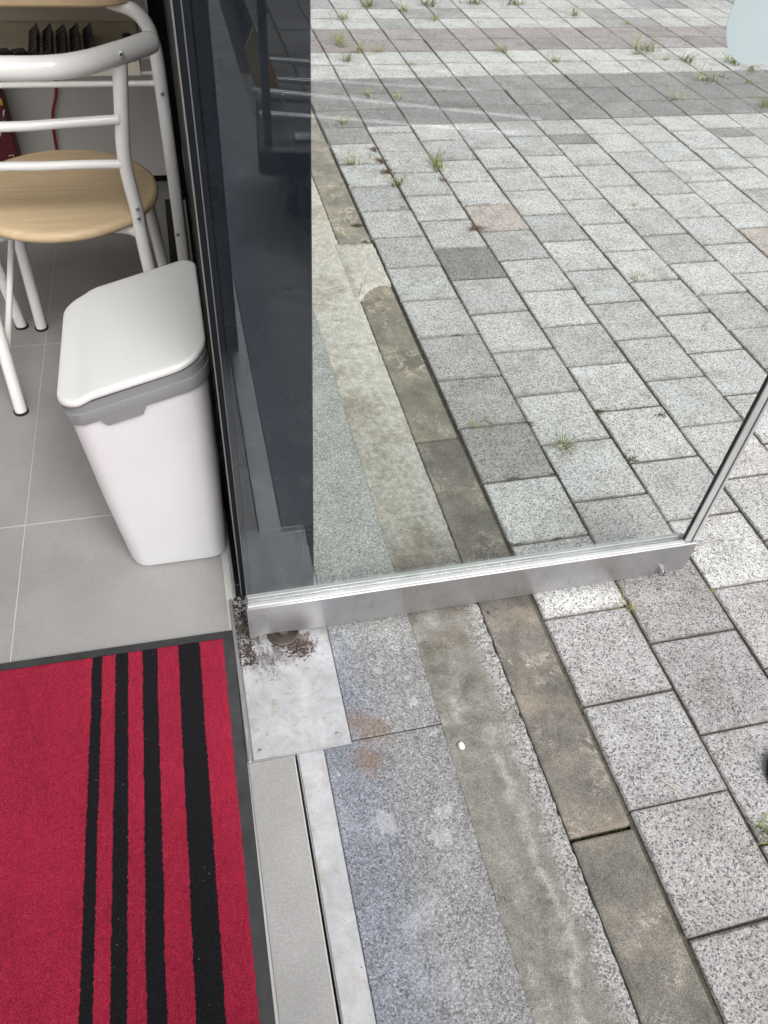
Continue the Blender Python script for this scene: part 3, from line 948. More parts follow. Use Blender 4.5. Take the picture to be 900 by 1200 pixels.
# ------------------------------------------------------------------ door mat
mat = empty("door_mat", (-1.05, 0.27, 0), "red door mat with four black stripes and black rubber border", "door mat", None, R(-0.6))
MX0, MX1, MY0, MY1 = -0.60, 0.4395, -0.75, 0.4215
box("rubber_border", MX0, MX1, MY0, MY1, 0.0008, 0.0052, 'mat_rubber', mat, 0.0018)
def pile():
    rng = np.random.default_rng(5)
    x0, x1, y0, y1 = MX0+0.02, MX1-0.0205, MY0+0.02, MY1-0.0175
    nx, ny = int((x1-x0)/0.0031), int((y1-y0)/0.0031)
    X, Y = np.meshgrid(np.linspace(x0, x1, nx), np.linspace(y0, y1, ny))
    Z = 0.0092+rng.normal(0, 0.00055, X.shape)
    Xj = X+rng.normal(0, 0.0006, X.shape); Yj = Y+rng.normal(0, 0.0006, Y.shape)
    for (sl, ) in (((slice(None), 0),), ((slice(None), -1),), ((0, slice(None)),), ((-1, slice(None)),)):
        Z[sl] = 0.0045
    v = np.stack([Xj, Yj, Z], -1).reshape(-1, 3)
    idx = np.arange(nx*ny).reshape(ny, nx)
    f = np.stack([idx[:-1, :-1], idx[:-1, 1:], idx[1:, 1:], idx[1:, :-1]], -1).reshape(-1, 4)
    me = bpy.data.meshes.new("pile")
    me.from_pydata(v.tolist(), [], f.tolist())
    for p in me.polygons: p.use_smooth = True
    return me
pl = link("pile", pile(), None, mat)
# the stripe positions in the material are world x at the front edge; the pile's own space starts at the mat's origin
t_ = MAT['mat']
for nd in t_.node_tree.nodes:
    pass
pl.data.materials.append(MAT['mat'])
# shift: object coordinate -> stripe coordinate
def shift_mat():
    nt_ = MAT['mat'].node_tree
    tc = [n for n in nt_.nodes if n.type == 'TEX_COORD']
    for n in tc:
        outs = [(l.to_socket) for l in n.outputs['Object'].links]
        mp = nt_.nodes.new("ShaderNodeMapping")
        mp.inputs['Location'].default_value = (-1.05, 0, 0)
        nt_.links.new(n.outputs['Object'], mp.inputs['Vector'])
        for s_ in outs: nt_.links.new(mp.outputs[0], s_)
shift_mat()

# ------------------------------------------------------------------ waste bin
bin_ = empty("waste_bin", (-0.70, 1.02, 0), "white plastic waste bin with sloping lid and grey rim by the shopfront", "waste bin")
def B(o): return lp(o, bin_)
def bz(x, zl, zr): return zl+(zr-zl)*(x+0.835)/(0.835-0.588)
def ring(x0, x1, y0, y1, r, zf, n=7):
    return [(x, y, zf(x) if callable(zf) else zf) for x, y in rrect(x0, x1, y0, y1, r, n)]
B(loft("body", [ring(-0.783, -0.606, 0.884, 1.135, 0.03, 0.0015), ring(-0.790, -0.598, 0.876, 1.142, 0.034, 0.006), ring(-0.793, -0.5965, 0.873, 1.145, 0.036, 0.02),
    ring(-0.812, -0.5935, 0.868, 1.158, 0.036, 0.20), ring(-0.829, -0.591, 0.864, 1.170, 0.037, lambda x: bz(x, 0.405, 0.478)),
    ring(-0.829, -0.591, 0.864, 1.170, 0.037, lambda x: bz(x, 0.41, 0.483))], 'white_plastic', bin_))
RR = (0.04, 0.05, 0.05, 0.055)
B(loft("rim", [ring(-0.829, -0.590, 0.862, 1.172, 0.037, lambda x: bz(x, 0.392, 0.462)), ring(-0.833, -0.588, 0.858, 1.176, 0.04, lambda x: bz(x, 0.393, 0.463)),
    ring(-0.8355, -0.587, 0.8555, 1.1785, 0.042, lambda x: bz(x, 0.416, 0.488)), ring(-0.8345, -0.5875, 0.857, 1.1775, 0.042, lambda x: bz(x, 0.4185, 0.4905)),
    ring(-0.8325, -0.589, 0.859, 1.1755, 0.042, lambda x: bz(x, 0.4187, 0.4907)), ring(-0.8315, -0.5895, 0.860, 1.1745, 0.042, lambda x: bz(x, 0.432, 0.506)),
    ring(-0.825, -0.594, 0.866, 1.168, 0.042, lambda x: bz(x, 0.4335, 0.5075))], 'grey_plastic', bin_))
# clip tab below the rim
tb = [(-0.775, 0.8605), (-0.69, 0.8605)]
bm = bmesh.new()
pr_ = [(-0.776, 0.415), (-0.772, 0.406), (-0.764, 0.3985), (-0.705, 0.415), (-0.699, 0.428), (-0.694, 0.44)]
fa = [bm.verts.new((x, 0.8572, z)) for x, z in pr_]; fb = [bm.verts.new((x, 0.866, z)) for x, z in pr_]
bm.faces.new(fa); bm.faces.new(fb[::-1])
for k in range(len(pr_)): bm.faces.new((fa[k], fa[(k+1) % len(pr_)], fb[(k+1) % len(pr_)], fb[k]))
B(link("clip", finish(bm, "clip"), 'grey_plastic', bin_))
def lid():
    xs0 = rrect(-0.8375, -0.5885, 0.8535, 1.1795, (0.035, 0.05, 0.045, 0.06), 9)
    xs = []
    for a, b in zip(xs0, xs0[1:]+xs0[:1]):   # subdivide the long sides so the fold runs straight
        m = max(1, int(math.hypot(b[0]-a[0], b[1]-a[1])/0.012))
        xs += [(a[0]+(b[0]-a[0])*k/m, a[1]+(b[1]-a[1])*k/m) for k in range(m)]
    def prof(x):   # hinge flap, step, then the sloping lid
        t = (x+0.8375)/0.249
        z = 0.437+0.070*t
        s_ = min(max((t-0.13)/0.12, 0), 1); s_ = s_*s_*(3-2*s_)
        return z + 0.0060*s_ + 0.004
    bm = bmesh.new()
    cx, cy = -0.715, 1.015
    rings = []
    for f, dz in ((0.992, -0.007), (1.0, -0.0055), (1.002, 0.0), (0.996, 0.0035), (0.985, 0.0050), (0.96, 0.0057), (0.93, 0.0060), (0.88, 0.0062), (0.82, 0.0062), (0.76, 0.0062), (0.7, 0.0062), (0.6, 0.0062), (0.4, 0.0062), (0.2, 0.0062)):
        r_ = []
        for (x, y) in xs:
            X = cx+(x-cx)*f; Y = cy+(y-cy)*f
            r_.append(bm.verts.new((X, Y, prof(X)+dz)))
        rings.append(r_)
    n = len(xs)
    for a, b in zip(rings[:-1], rings[1:]):
        for k in range(n): bm.faces.new((a[k], a[(k+1) % n], b[(k+1) % n], b[k]))
    bm.faces.new(rings[-1]); bm.faces.new(rings[0][::-1])
    return finish(bm, "lid", True, 60)
B(link("lid", lid(), 'lid_plastic', bin_))

# ------------------------------------------------------------------ chair
chair = empty("chair", (-0.865, 1.68, 0), "white tubular chair with round wooden seat, its back towards the mat", "chair")
def CH(o): return lp(o, chair)
def seat(name, cx, cy, rx, ry, z0, z1, mat_, par, n=56, rot=0.0):
    bm = bmesh.new()
    rings = []
    h = z1-z0
    for f, z in ((0.90, z0), (0.965, z0+h*0.12), (0.995, z0+h*0.35), (1.0, z0+h*0.55), (0.99, z0+h*0.8), (0.965, z0+h*0.95), (0.93, z1), (0.5, z1-0.002)):
        rings.append([bm.verts.new((cx+rx*f*math.cos(2*math.pi*k/n), cy+ry*f*math.sin(2*math.pi*k/n), z)) for k in range(n)])
    for a, b in zip(rings[:-1], rings[1:]):
        for k in range(n): bm.faces.new((a[k], a[(k+1) % n], b[(k+1) % n], b[k]))
    bm.faces.new(rings[0][::-1]); bm.faces.new(rings[-1])
    return link(name, finish(bm, name, True, 50), mat_, par)
CH(seat("seat", -0.865, 1.678, 0.214, 0.226, 0.413, 0.441, 'wood', chair))
tr = 0.0145
# rear legs run up into the back posts
postR = smooth_path([(-0.664, 1.430, 0.0), (-0.688, 1.490, 0.25), (-0.698, 1.512, 0.40), (-0.698, 1.512, 0.45), (-0.704, 1.497, 0.565), (-0.694, 1.484, 0.66), (-0.678, 1.476, 0.772)], 6)
postL = smooth_path([(-1.049, 1.429, 0.0), (-1.043, 1.455, 0.25), (-1.036, 1.470, 0.40), (-1.036, 1.470, 0.45), (-1.032, 1.458, 0.565), (-1.038, 1.447, 0.66), (-1.048, 1.440, 0.772)], 6)
pR = CH(tube("post", postR, tr, 'white_paint', chair))
pL = CH(tube("post", postL, tr, 'white_paint', chair))
P, Q = round_end(smooth_path([(-1.105, 1.500, 0.775), (-1.045, 1.436, 0.775), (-0.965, 1.404, 0.775), (-0.88, 1.397, 0.775), (-0.795, 1.399, 0.775), (-0.737, 1.424, 0.775), (-0.678, 1.478, 0.775), (-0.622, 1.540, 0.775)], 8), 0.0200)
CH(tube("back_rail", P, Q, 'white_paint', chair, 20))
for z, ya, ym, yb in ((0.66, 1.446, 1.449, 1.476), (0.565, 1.500, 1.496, 1.497)):
    CH(tube("rung", smooth_path([(-1.035, ya-0.012, z), (-0.955, ya, z), (-0.865, ym, z), (-0.78, (ym+yb)/2, z), (-0.700, yb-0.004, z)], 6), 0.0092, 'white_paint', chair, 12))
CH(tube("leg", [(-0.690, 1.80, 0.408), (-0.665, 1.855, 0.0)], tr, 'white_paint', chair))
CH(tube("leg", [(-1.005, 1.765, 0.408), (-1.024, 1.793, 0.0)], tr, 'white_paint', chair))
CH(tube("seat_frame", smooth_path([(-0.698, 1.512, 0.400), (-0.735, 1.545, 0.400), (-0.865, 1.575, 0.399), (-0.99, 1.54, 0.400), (-1.034, 1.475, 0.400)], 5), 0.0115, 'white_paint', chair, 12))
CH(tube("side_bar", [(-1.034, 1.475, 0.398), (-1.005, 1.765, 0.398)], 0.010, 'white_paint', chair, 10))
CH(tube("side_bar", [(-0.698, 1.512, 0.398), (-0.690, 1.80, 0.398)], 0.010, 'white_paint', chair, 10))
CH(tube("brace", [(-1.0, 1.76, 0.36), (-1.046, 1.45, 0.14)], 0.0075, 'white_paint', chair, 10))
def bolt_at(px, py, Y, par, P0, r=0.0052):
    """a bolt head on the side of a tube that faces the door"""
    q = fw*fz + r2*(px-450) - u2*(py-600)
    k = (Y-CAMPOS.y)/q.y
    p = CAMPOS+q*k
    ax = -q.normalized()
    b = lp(disc("bolt", p, ax, r, 0.0035, 'screw_metal', par, 14), par)
    s_ = disc("socket", p+ax*0.0032, ax, r*0.45, 0.0006, 'print_ink', b, 8)
    pass
bolt_at(142, 64, 1.453, chair, None, 0.0066)
bolt_at(161, 245, 1.494, chair, None)
bolt_at(162.5, 256, 1.494, chair, None)
for p in ((-0.664, 1.430), (-1.049, 1.429), (-0.665, 1.855), (-1.024, 1.793)):
    CH(tube("foot_cap", [(p[0], p[1], 0.0008), (p[0], p[1], 0.006)], 0.0178, 'black_rubber', chair, 14))

# second chair: only one leg and a brace reach into the frame
chair2 = empty("chair", (-1.33, 1.80, 0), "white chair mostly beyond the left edge, only its bolted leg in view", "chair")
def C2(o): return lp(o, chair2)
C2(seat("seat", -1.335, 1.83, 0.214, 0.226, 0.413, 0.441, 'wood', chair2))
C2(tube("leg", [(-1.095, 1.765, 0.42), (-1.077, 1.809, 0.0)], tr, 'white_paint', chair2))
C2(tube("leg", [(-1.50, 1.765, 0.408), (-1.52, 1.70, 0.0)], tr, 'white_paint', chair2))
C2(tube("leg", [(-1.49, 1.99, 0.408), (-1.52, 2.08, 0.0)], tr, 'white_paint', chair2))
C2(tube("leg", [(-1.18, 1.99, 0.408), (-1.15, 2.08, 0.0)], tr, 'white_paint', chair2))
C2(tube("foot_cap", [(-1.077, 1.809, 0.0008), (-1.077, 1.809, 0.006)], 0.0178, 'black_rubber', chair2, 14))
bolt_at(9.5, 331, 1.775, chair2, None)

# ------------------------------------------------------------------ side table with a wire shelf
table = empty("side_table", (-0.85, 2.25, 0), "white tube table with pale wooden top behind the round-seat chair", "table")
def T(o): return lp(o, table)
ptsT = rrect(-1.30, -0.640, 2.012, 2.62, 0.11, 10)
T(loft("table_top", [[(x*1+0.0, y, 0.716) for x, y in rrect(-1.295, -0.645, 2.017, 2.615, 0.105, 10)], [(x, y, 0.721) for x, y in ptsT], [(x, y, 0.737) for x, y in ptsT], [(x, y, 0.742) for x, y in rrect(-1.294, -0.646, 2.018, 2.614, 0.104, 10)]], 'wood', table))
for (xa, ya, xb) in ((-0.617, 2.062, -0.70), (-0.617, 2.58, -0.70)):
    T(tube("leg", smooth_path([(xa-0.003, ya, 0.0), (xa, ya, 0.30), (xa, ya, 0.56), (xa-0.003, ya, 0.625), (xa-0.016, ya, 0.672), (xa-0.045, ya, 0.702), (xb-0.015, ya+0.012, 0.7165)], 6), 0.0175, 'white_paint', table))
for (xa, ya, xb) in ((-1.29, 2.07, -1.22), (-1.29, 2.58, -1.22)):
    T(tube("leg", smooth_path([(xa, ya, 0.0), (xa, ya, 0.30), (xa, ya, 0.56), (xa+0.003, ya, 0.625), (xa+0.016, ya, 0.672), (xa+0.045, ya, 0.702), (xb+0.02, ya, 0.712)], 6), 0.0175, 'white_paint', table))
T(tube("shelf_rail", [(-1.29, 2.062, 0.535), (-0.617, 2.062, 0.535)], 0.0075, 'white_paint', table, 10))
T(tube("shelf_rail", [(-1.29, 2.58, 0.535), (-0.617, 2.58, 0.535)], 0.0075, 'white_paint', table, 10))
for k in range(4):
    yy = 2.14+k*0.12
    T(tube("shelf_wire", [(-1.29, yy, 0.5355), (-0.622, yy, 0.5355)], 0.0055, 'white_paint', table, 8))
bolt_at(190, 110, 2.042, table, None, 0.0058)
bolt_at(208.5, 275, 2.042, table, None, 0.0058)

# open white carton on the shelf, holding rows of black saw-edged pieces
carton = empty("open_carton", (-0.9, 2.3, 0.545), "flat open white carton on the wire shelf under the table", "carton")
def K(o): return lp(o, carton)
K(box("base", -1.20, -0.668, 2.10, 2.56, 0.5435, 0.5475, 'card_white', carton))
K(box("side", -1.20, -0.668, 2.096, 2.0995, 0.5435, 0.575, 'card_white', carton))
K(box("side", -1.20, -0.668, 2.5605, 2.564, 0.5435, 0.585, 'card_white', carton))
K(box("side", -0.6675, -0.664, 2.096, 2.564, 0.5435, 0.585, 'card_white', carton))
K(box("side", -1.2035, -1.2005, 2.096, 2.564, 0.5435, 0.585, 'card_white', carton))
def saw_mesh():
    bm = bmesh.new()
    for k in range(7):
        y0 = -0.115+0.033*k
        a = [(-0.017, y0+0.012, 0), (0.0105, y0-0.002, 0), (0.0105, y0+0.031, 0), (-0.004, y0+0.027, 0)]
        b = [(-0.015, y0+0.013, 0.014), (0.0105, y0, 0.030), (0.0105, y0+0.031, 0.030), (-0.001, y0+0.025, 0.018)]
        A = [bm.verts.new(p) for p in a]; Bv = [bm.verts.new(p) for p in b]
        bm.faces.new(A[::-1]); bm.faces.new(Bv)
        for i in range(4): bm.faces.new((A[i], A[(i+1) % 4], Bv[(i+1) % 4], Bv[i]))
    return finish(bm, "saw_edged_comb")
sm = saw_mesh()
sm.materials.append(MAT['black_plastic'])
combs = [("leftmost black saw-edged strip in the row under the table", -0.934), ("second black saw-edged strip from the left under the table", -0.898), ("middle black saw-edged strip of the five under the table", -0.862), ("fourth black saw-edged strip from the left under the table", -0.827), ("rightmost black saw-edged strip in the row under the table", -0.791)]
for i, (lb, x) in enumerate(combs):
    o = link("saw_edged_comb", sm)
    o.location = (x-0.004, 2.315+0.010*(i >= 3), 0.5478); o.rotation_euler = (0, 0, 0.06)
    tag(o, lb, "plastic strip", "black saw-edged strips in the carton")
for i, (lb, x) in enumerate([("short black wedge at the left edge of the carton", -1.005), ("black wedge between the carton's left end and the strips", -0.966)]):
    me = finish(box_bm(-0.018, 0.018, -0.02, 0.02, 0, 0.022, 0.004), "black_wedge")
    o = link("black_wedge", me, 'black_plastic'); o.location = (x, 2.215, 0.5478); o.rotation_euler = (0, 0, 0.4)
    tag(o, lb, "plastic strip", "black wedges in the carton")
o = link("black_wedge", finish(box_bm(-0.06, 0.06, -0.012, 0.012, 0, 0.012, 0.003), "black_wedge"), 'black_plastic')
o.location = (-0.74, 2.118, 0.5478)
tag(o, "long black bar lying along the front of the open carton", "plastic strip")
o = link("black_wedge", finish(box_bm(-0.012, 0.012, -0.01, 0.01, 0, 0.014, 0.004), "black_wedge"), 'black_plastic')
o.location = (-0.695, 2.39, 0.5478); o.rotation_euler = (0, 0, 0.5)
tag(o, "tiny dark clip alone at the right end of the carton", "clip")

# red cable hanging on the back wall, dark red package beside it
tag(tube("red_cable", smooth_path([(-0.952, 2.700, 0.72), (-0.945, 2.700, 0.545), (-0.935, 2.702, 0.46), (-0.955, 2.702, 0.334), (-0.966, 2.70, 0.29), (-0.988, 2.70, 0.235), (-1.0, 2.70, 0.14), (-1.0, 2.69, 0.008)], 8), 0.0048, 'red_cable', None, 10),
    "thin red cable hanging down the white back wall", "cable")
pk = empty("red_package", (-1.13, 2.66, 0), "tall dark red package with yellow band leaning on the back wall", "package")
lp(box("carton", -1.20, -1.116, 2.628, 2.69, 0.10, 0.36, 'dark_red_card', pk, 0.003), pk)
lp(box("yellow_band", -1.196, -1.1185, 2.6268, 2.6278, 0.295, 0.315, 'yellow_print', pk), pk)
for k in range(3):
    bm = bmesh.new()
    z = 0.20+0.018*k; x = -1.146+0.008*k
    vs = [bm.verts.new((x+dx, 2.6272, z+dz)) for dx, dz in ((-0.012, 0), (-0.007, 0), (0.012, 0.045), (0.007, 0.045))]
    bm.faces.new(vs)
    lp(link("printed_stroke", finish(bm, "printed_stroke"), 'white_print', pk), pk)
bm = bmesh.new()
tube_bm(bm, [(-1.146, 2.627, 0.138), (-1.130, 2.627, 0.140), (-1.131, 2.627, 0.128), (-1.140, 2.627, 0.118)], 0.0016, 6)
lp(link("printed_mark", finish(bm, "printed_mark"), 'white_print', pk), pk)

# ------------------------------------------------------------------ trolley standing behind the photographer: the door glass mirrors it
trol = empty("platform_trolley", (-0.1, -1.25, 0), "black platform trolley with grey handle posts, mirrored in the door glass", "trolley")
def TR(o): return lp(o, trol)
RZ = R(6)
def tp(x, y, z):   # deck space: x to the right, y away from the door, origin at the deck's near handle corner
    c_, s_ = math.cos(RZ), math.sin(RZ)
    return (-0.35+x*c_-(-y)*s_*1.0, -0.985-y*c_+x*s_, z)
def deck():
    o2 = [tp(x, y, 0) for x, y in rrect(0.0, 0.86, 0.0, 0.50, 0.03, 4)]
    rings = []
    for ins, z in ((0.02, 0.165), (0.0, 0.175), (0.0, 0.243), (0.006, 0.25), (0.03, 0.252), (0.036, 0.242)):
        rings.append([tp(x, y, 0)[:2]+(z,) for x, y in rrect(ins, 0.86-ins, ins, 0.50-ins, 0.03, 4)])
    return rings
TR(loft("deck", deck(), 'black_plastic', trol))
for y_ in (0.075, 0.50-0.02):
    TR(tube("post", [tp(0.035, y_, 0.24), tp(0.033, y_, 0.85)], 0.014, 'grey_post', trol))
TR(tube("handle", smooth_path([tp(0.033, 0.075, 0.85), tp(0.033, 0.12, 0.90), tp(0.033, 0.435, 0.90), tp(0.033, 0.48, 0.85)], 6), 0.014, 'grey_post', trol))
for wx, wy in ((0.14, 0.07), (0.74, 0.07), (0.14, 0.43), (0.74, 0.43)):
    a = Vector(tp(wx, wy-0.018, 0.055)); b = Vector(tp(wx, wy+0.018, 0.055))
    d = (b-a)
    wh = TR(tube("wheel", [a, a+d*0.15, a+d*0.85, b], [0.046, 0.055, 0.055, 0.046], 'black_rubber', trol, 24))
    hb = tube("hub", [a-d*0.06, a+d*0.05], 0.012, 'screw_metal', wh, 12)
    TR(tube("fork", [tp(wx, wy-0.026, 0.055), tp(wx, wy-0.026, 0.14), tp(wx, wy, 0.165)], 0.008, 'grey_post', trol, 8))
lb_ = [tp(0.13, 0.125, 0.2525), tp(0.21, 0.125, 0.2525), tp(0.21, 0.185, 0.2525), tp(0.13, 0.185, 0.2525)]
def quad(name, pts, mt, par, inv):
    me = bpy.data.meshes.new(name); me.from_pydata(pts, [], [(0, 1, 2, 3)])
    o = link(name, me, mt, par)
    if par is inv: o.matrix_parent_inverse = Matrix.Translation(-inv.location)
    return o
lab = quad("label", [tp(x, y, 0.2485) for x, y in ((0.125, 0.11), (0.205, 0.11), (0.205, 0.165), (0.125, 0.165))], 'label_paper', trol, trol)
TR(box("label_seat", -0.1, -0.099, -1.2, -1.199, 0.2435, 0.2437, 'black_plastic', trol))
for k in range(3):
    quad("print_line", [tp(x, y, 0.2489) for x, y in ((0.14, 0.124+k*.011), (0.19, 0.124+k*.011), (0.19, 0.128+k*.011), (0.14, 0.128+k*.011))], 'print_ink', lab, trol)
frame = empty("folded_tube_frame", (0.1, -1.2, 0.3), "folded frame of silver tubes lying on the black trolley deck", "metal frame")
def tub(a, b, r): lp(tube("tube", [a, b], r, 'silver_tube', frame, 12), frame)
tub((-0.32, -1.36, 0.30), (0.62, -1.03, 0.30), 0.016)
tub((-0.32, -1.15, 0.30), (0.50, -0.92, 0.30), 0.014)
tub((-0.26, -1.675, 0.31), (0.45, -1.49, 0.31), 0.009)
tub((-0.26, -1.46, 0.31), (0.50, -1.30, 0.31), 0.008)
lp(box("latch", -0.235, -0.222, -1.26, -1.245, 0.285, 0.33, 'white_print', frame, 0.002), frame)
BRD_P = [(-0.330, 0.405), (-0.300, 0.285), (-0.262, 0.285), (-0.272, 0.40), (-0.295, 0.475)]
BRD_E = [(-0.2615, 0.285), (-0.215, 0.285), (-0.225, 0.325), (-0.250, 0.385), (-0.2715, 0.40)]
brd = empty("wedge_board", (-0.28, -1.45, 0.26), "yellow board with orange edge propped on the trolley", "board")
def plate_xz(name, pts, y0, y1, mt):
    bm = bmesh.new()
    fa = [bm.verts.new((x, y1, z)) for x, z in pts]; fb = [bm.verts.new((x, y0, z)) for x, z in pts]
    n = len(pts)
    bm.faces.new(fa); bm.faces.new(fb[::-1])
    for k in range(n): bm.faces.new((fa[k], fa[(k+1) % n], fb[(k+1) % n], fb[k]))
    lp(link(name, finish(bm, name), mt, brd), brd)
plate_xz("panel", BRD_P, -1.47, -1.45, 'yellow_board')
plate_xz("edge", BRD_E, -1.466, -1.446, 'orange_edge')

# ------------------------------------------------------------------ weeds in the joints
def tuft_mesh(seed, n, h, spread, wdt, flat=0.0):
    rnd = random.Random(seed)
    bm = bmesh.new()
    for i in range(n):
        a = rnd.uniform(0, 2*math.pi)
        L = h*rnd.uniform(0.5, 1.15)
        lean = rnd.uniform(0.15, 1.0)*spread
        bx, by = rnd.gauss(0, 0.30)*h, rnd.gauss(0, 0.22 if wdt > 0.1 else 0.12)*h
        d = Vector((math.cos(a), math.sin(a), 0)); s_ = Vector((-d.y, d.x, 0))
        prev = None
        K_ = 4
        for k in range(K_+1):
            t = k/K_
            out = L*lean*t*t*0.9+L*0.15*t
            z = L*(t-0.35*lean*t*t)*(1-flat)
            ww = wdt*(1-t)**0.7*0.5
            p = Vector((bx, by, 0))+d*out+Vector((0, 0, z))
            if k == K_: cur = [bm.verts.new(p)]
            else: cur = [bm.verts.new(p-s_*ww), bm.verts.new(p+s_*ww)]
            if prev:
                if len(cur) == 2: bm.faces.new((prev[0], prev[1], cur[1], cur[0]))
                else: bm.faces.new((prev[0], prev[1], cur[0]))
            prev = cur
    me = bpy.data.meshes.new("grass_tuft"); bm.to_mesh(me); bm.free()
    return me
def variant(seed, n, h, sp, wd, mt, flat=0.0):
    me = tuft_mesh(seed, n, h, sp, wd, flat); me.materials.append(MAT[mt]); return me
GV = [variant(s, 30, 1.0, 1.75, 0.060, 'grass_green') for s in (1, 2, 3)]
DV = [variant(s, 26, 1.0, 1.9, 0.055, 'grass_dry') for s in (4, 5, 6)]
RV = [variant(s, 90, 1.0, 1.7, 0.11, 'weed_red', 0.35) for s in (7, 8)]
TUFTS = [
 (0.256, 1.082, 0.055, 'g', "bright green grass tuft below the dark pavers, seen through the door glass"),
 (0.192, 0.597, 0.038, 'd', "small pale weed in the joint just under the door rail near the bolt"),
 (2.026, 4.165, 0.10, 'd', "largest grass tuft on the purple paver band, left of the sticker"),
 (1.94, 4.10, 0.06, 'd', "low grass tuft touching the left side of the largest tuft on the purple band"),
 (2.06, 3.99, 0.045, 'd', "little dry tuft at the foot of the largest tuft"),
 (2.185, 3.97, 0.07, 'g', "green tuft on the white paver rows between the largest tuft and the sticker"),
 (2.44, 3.93, 0.075, 'g', "green tuft just left below the blue sticker"),
 (2.49, 3.82, 0.055, 'g', "upright tuft directly below the blue sticker's lower left edge"),
 (2.13, 3.675, 0.09, 'd', "wide tuft at the top edge of the grey band, right of its middle"),
 (2.25, 3.72, 0.04, 'd', "thin sprig beside the wide tuft on the grey band"),
 (1.83, 3.42, 0.055, 'd', "whitish dry tuft in the middle row of the grey band"),
 (2.24, 3.30, 0.065, 'g', "tuft at the bottom edge of the grey band by the right side of the photo"),
 (2.36, 3.64, 0.045, 'd', "faint sprig near the right edge on the grey band"),
 (1.88, 4.86, 0.085, 'd', "pale tuft above the purple band right of centre, on the white rows"),
 (2.15, 4.66, 0.04, 'd', "thin brownish sprig above the purple band left of the sticker"),
 (1.30, 5.07, 0.08, 'g', "third grass tuft from the left along the top edge of the photo"),
 (1.56, 5.06, 0.075, 'g', "fourth grass tuft from the left along the top edge of the photo"),
 (1.0, 5.02, 0.09, 'g', "tall tuft in the middle of the top edge"),
 (0.61, 4.99, 0.085, 'g', "dense green tuft at the top edge, left of centre"),
 (0.80, 4.93, 0.07, 'd', "sparse dry tuft right of the dense green tuft at the top"),
 (0.95, 4.72, 0.05, 'd', "flat brown tuft on a joint above the purple band"),
 (0.385, 4.17, 0.085, 'd', "yellowish tuft on the left end of the purple band"),
 (0.475, 4.14, 0.05, 'd', "small tuft touching the yellowish tuft on the purple band's left end"),
 (1.17, 4.16, 0.06, 'd', "grass tuft at the lower edge of the purple band, left of middle"),
 (1.405, 3.995, 0.05, 'd', "star-shaped tuft alone on the white rows below the purple band"),
 (0.60, 3.96, 0.03, 'd', "dark little weed in the joint of the white rows at left"),
 (0.30, 4.28, 0.075, 'g', "long straggly grass leaning out beside the jamb edge, upper part"),
 (0.29, 4.02, 0.055, 'g', "long straggly grass beside the jamb edge, lower part"),
 (0.40, 4.72, 0.075, 'd', "tall loose grass by the jamb at the top of the photo"),
 (0.42, 3.50, 0.045, 'd', "small yellow weed on the joint in the grey band at left"),
 (0.29, 3.52, 0.05, 'd', "faint pale weed on the grey band nearest the jamb"),
 (0.10, 3.20, 0.055, 'd', "dry weed at the kerb corner under the grey band"),
 (0.395, 2.745, 0.075, 'g', "bright green sprig in the joint of the second and third paver columns"),
 (0.20, 2.60, 0.05, 'g', "green end of the red-brown weed row along the first joint"),
 (0.075, 2.815, 0.055, 'd', "dry brown grass lying across the first paver column near the jamb"),
 (0.82, 1.832, 0.035, 'd', "yellow-green sprig in a joint in the middle of the paver field"),
 (0.86, 1.85, 0.02, 'd', "tiny blade beside the yellow-green sprig in mid field"),
 (1.06, 2.34, 0.03, 'd', "pale blade tuft in a joint right of the pinkish paver"),
 (0.05, 1.20, 0.03, 'd', "flat yellow-green moss grass between the two dark pavers by the kerb"),
 (0.10, 1.205, 0.03, 'd', "second bit of flat yellow grass between the two dark pavers"),
 (0.228, 0.108, 0.055, 'g', "grass clump at the right edge of the photo near the bottom"),
 (0.395, 0.60, 0.012, 'd', "speck of dry weed by the free end of the door rail"),
]
for i, (x, y, h, k, lb) in enumerate(TUFTS):
    rnd = random.Random(i)
    me = (GV if k == 'g' else DV)[i % 3]
    o = link("grass_tuft", me)
    o.location = (x, y, -0.003)
    s_ = h*rnd.uniform(0.9, 1.1)*(1.25 if y > 2.5 else 0.95)
    o.scale = (s_, s_, s_*0.9)
    o.rotation_euler = (0, 0, rnd.uniform(0, 6.28))
    tag(o, lb, "weed", "weeds growing in the paver joints")
for i, (x, y, h, lb) in enumerate([(0.182, 2.93, 0.035, "topmost red-brown weed of the row along the first paver joint"), (0.185, 2.82, 0.035, "second red-brown weed from the top along the first joint"), (0.188, 2.72, 0.038, "third and reddest weed of the row along the first joint"), (0.196, 2.50, 0.022, "lowest small red-brown weed along the first joint"), (0.39, 2.23, 0.038, "round rusty weed at the corner of the pinkish paver"), (0.385, 2.625, 0.03, "brown weed knot below the bright green sprig")]):
    o = link("red_weed", RV[i % 2]); o.location = (x, y, -0.003); o.scale = (h*0.6, h*1.0, h*0.55); o.rotation_euler = (0, 0, i*1.3)
    tag(o, lb, "weed", "red-brown weeds in the paver joints")
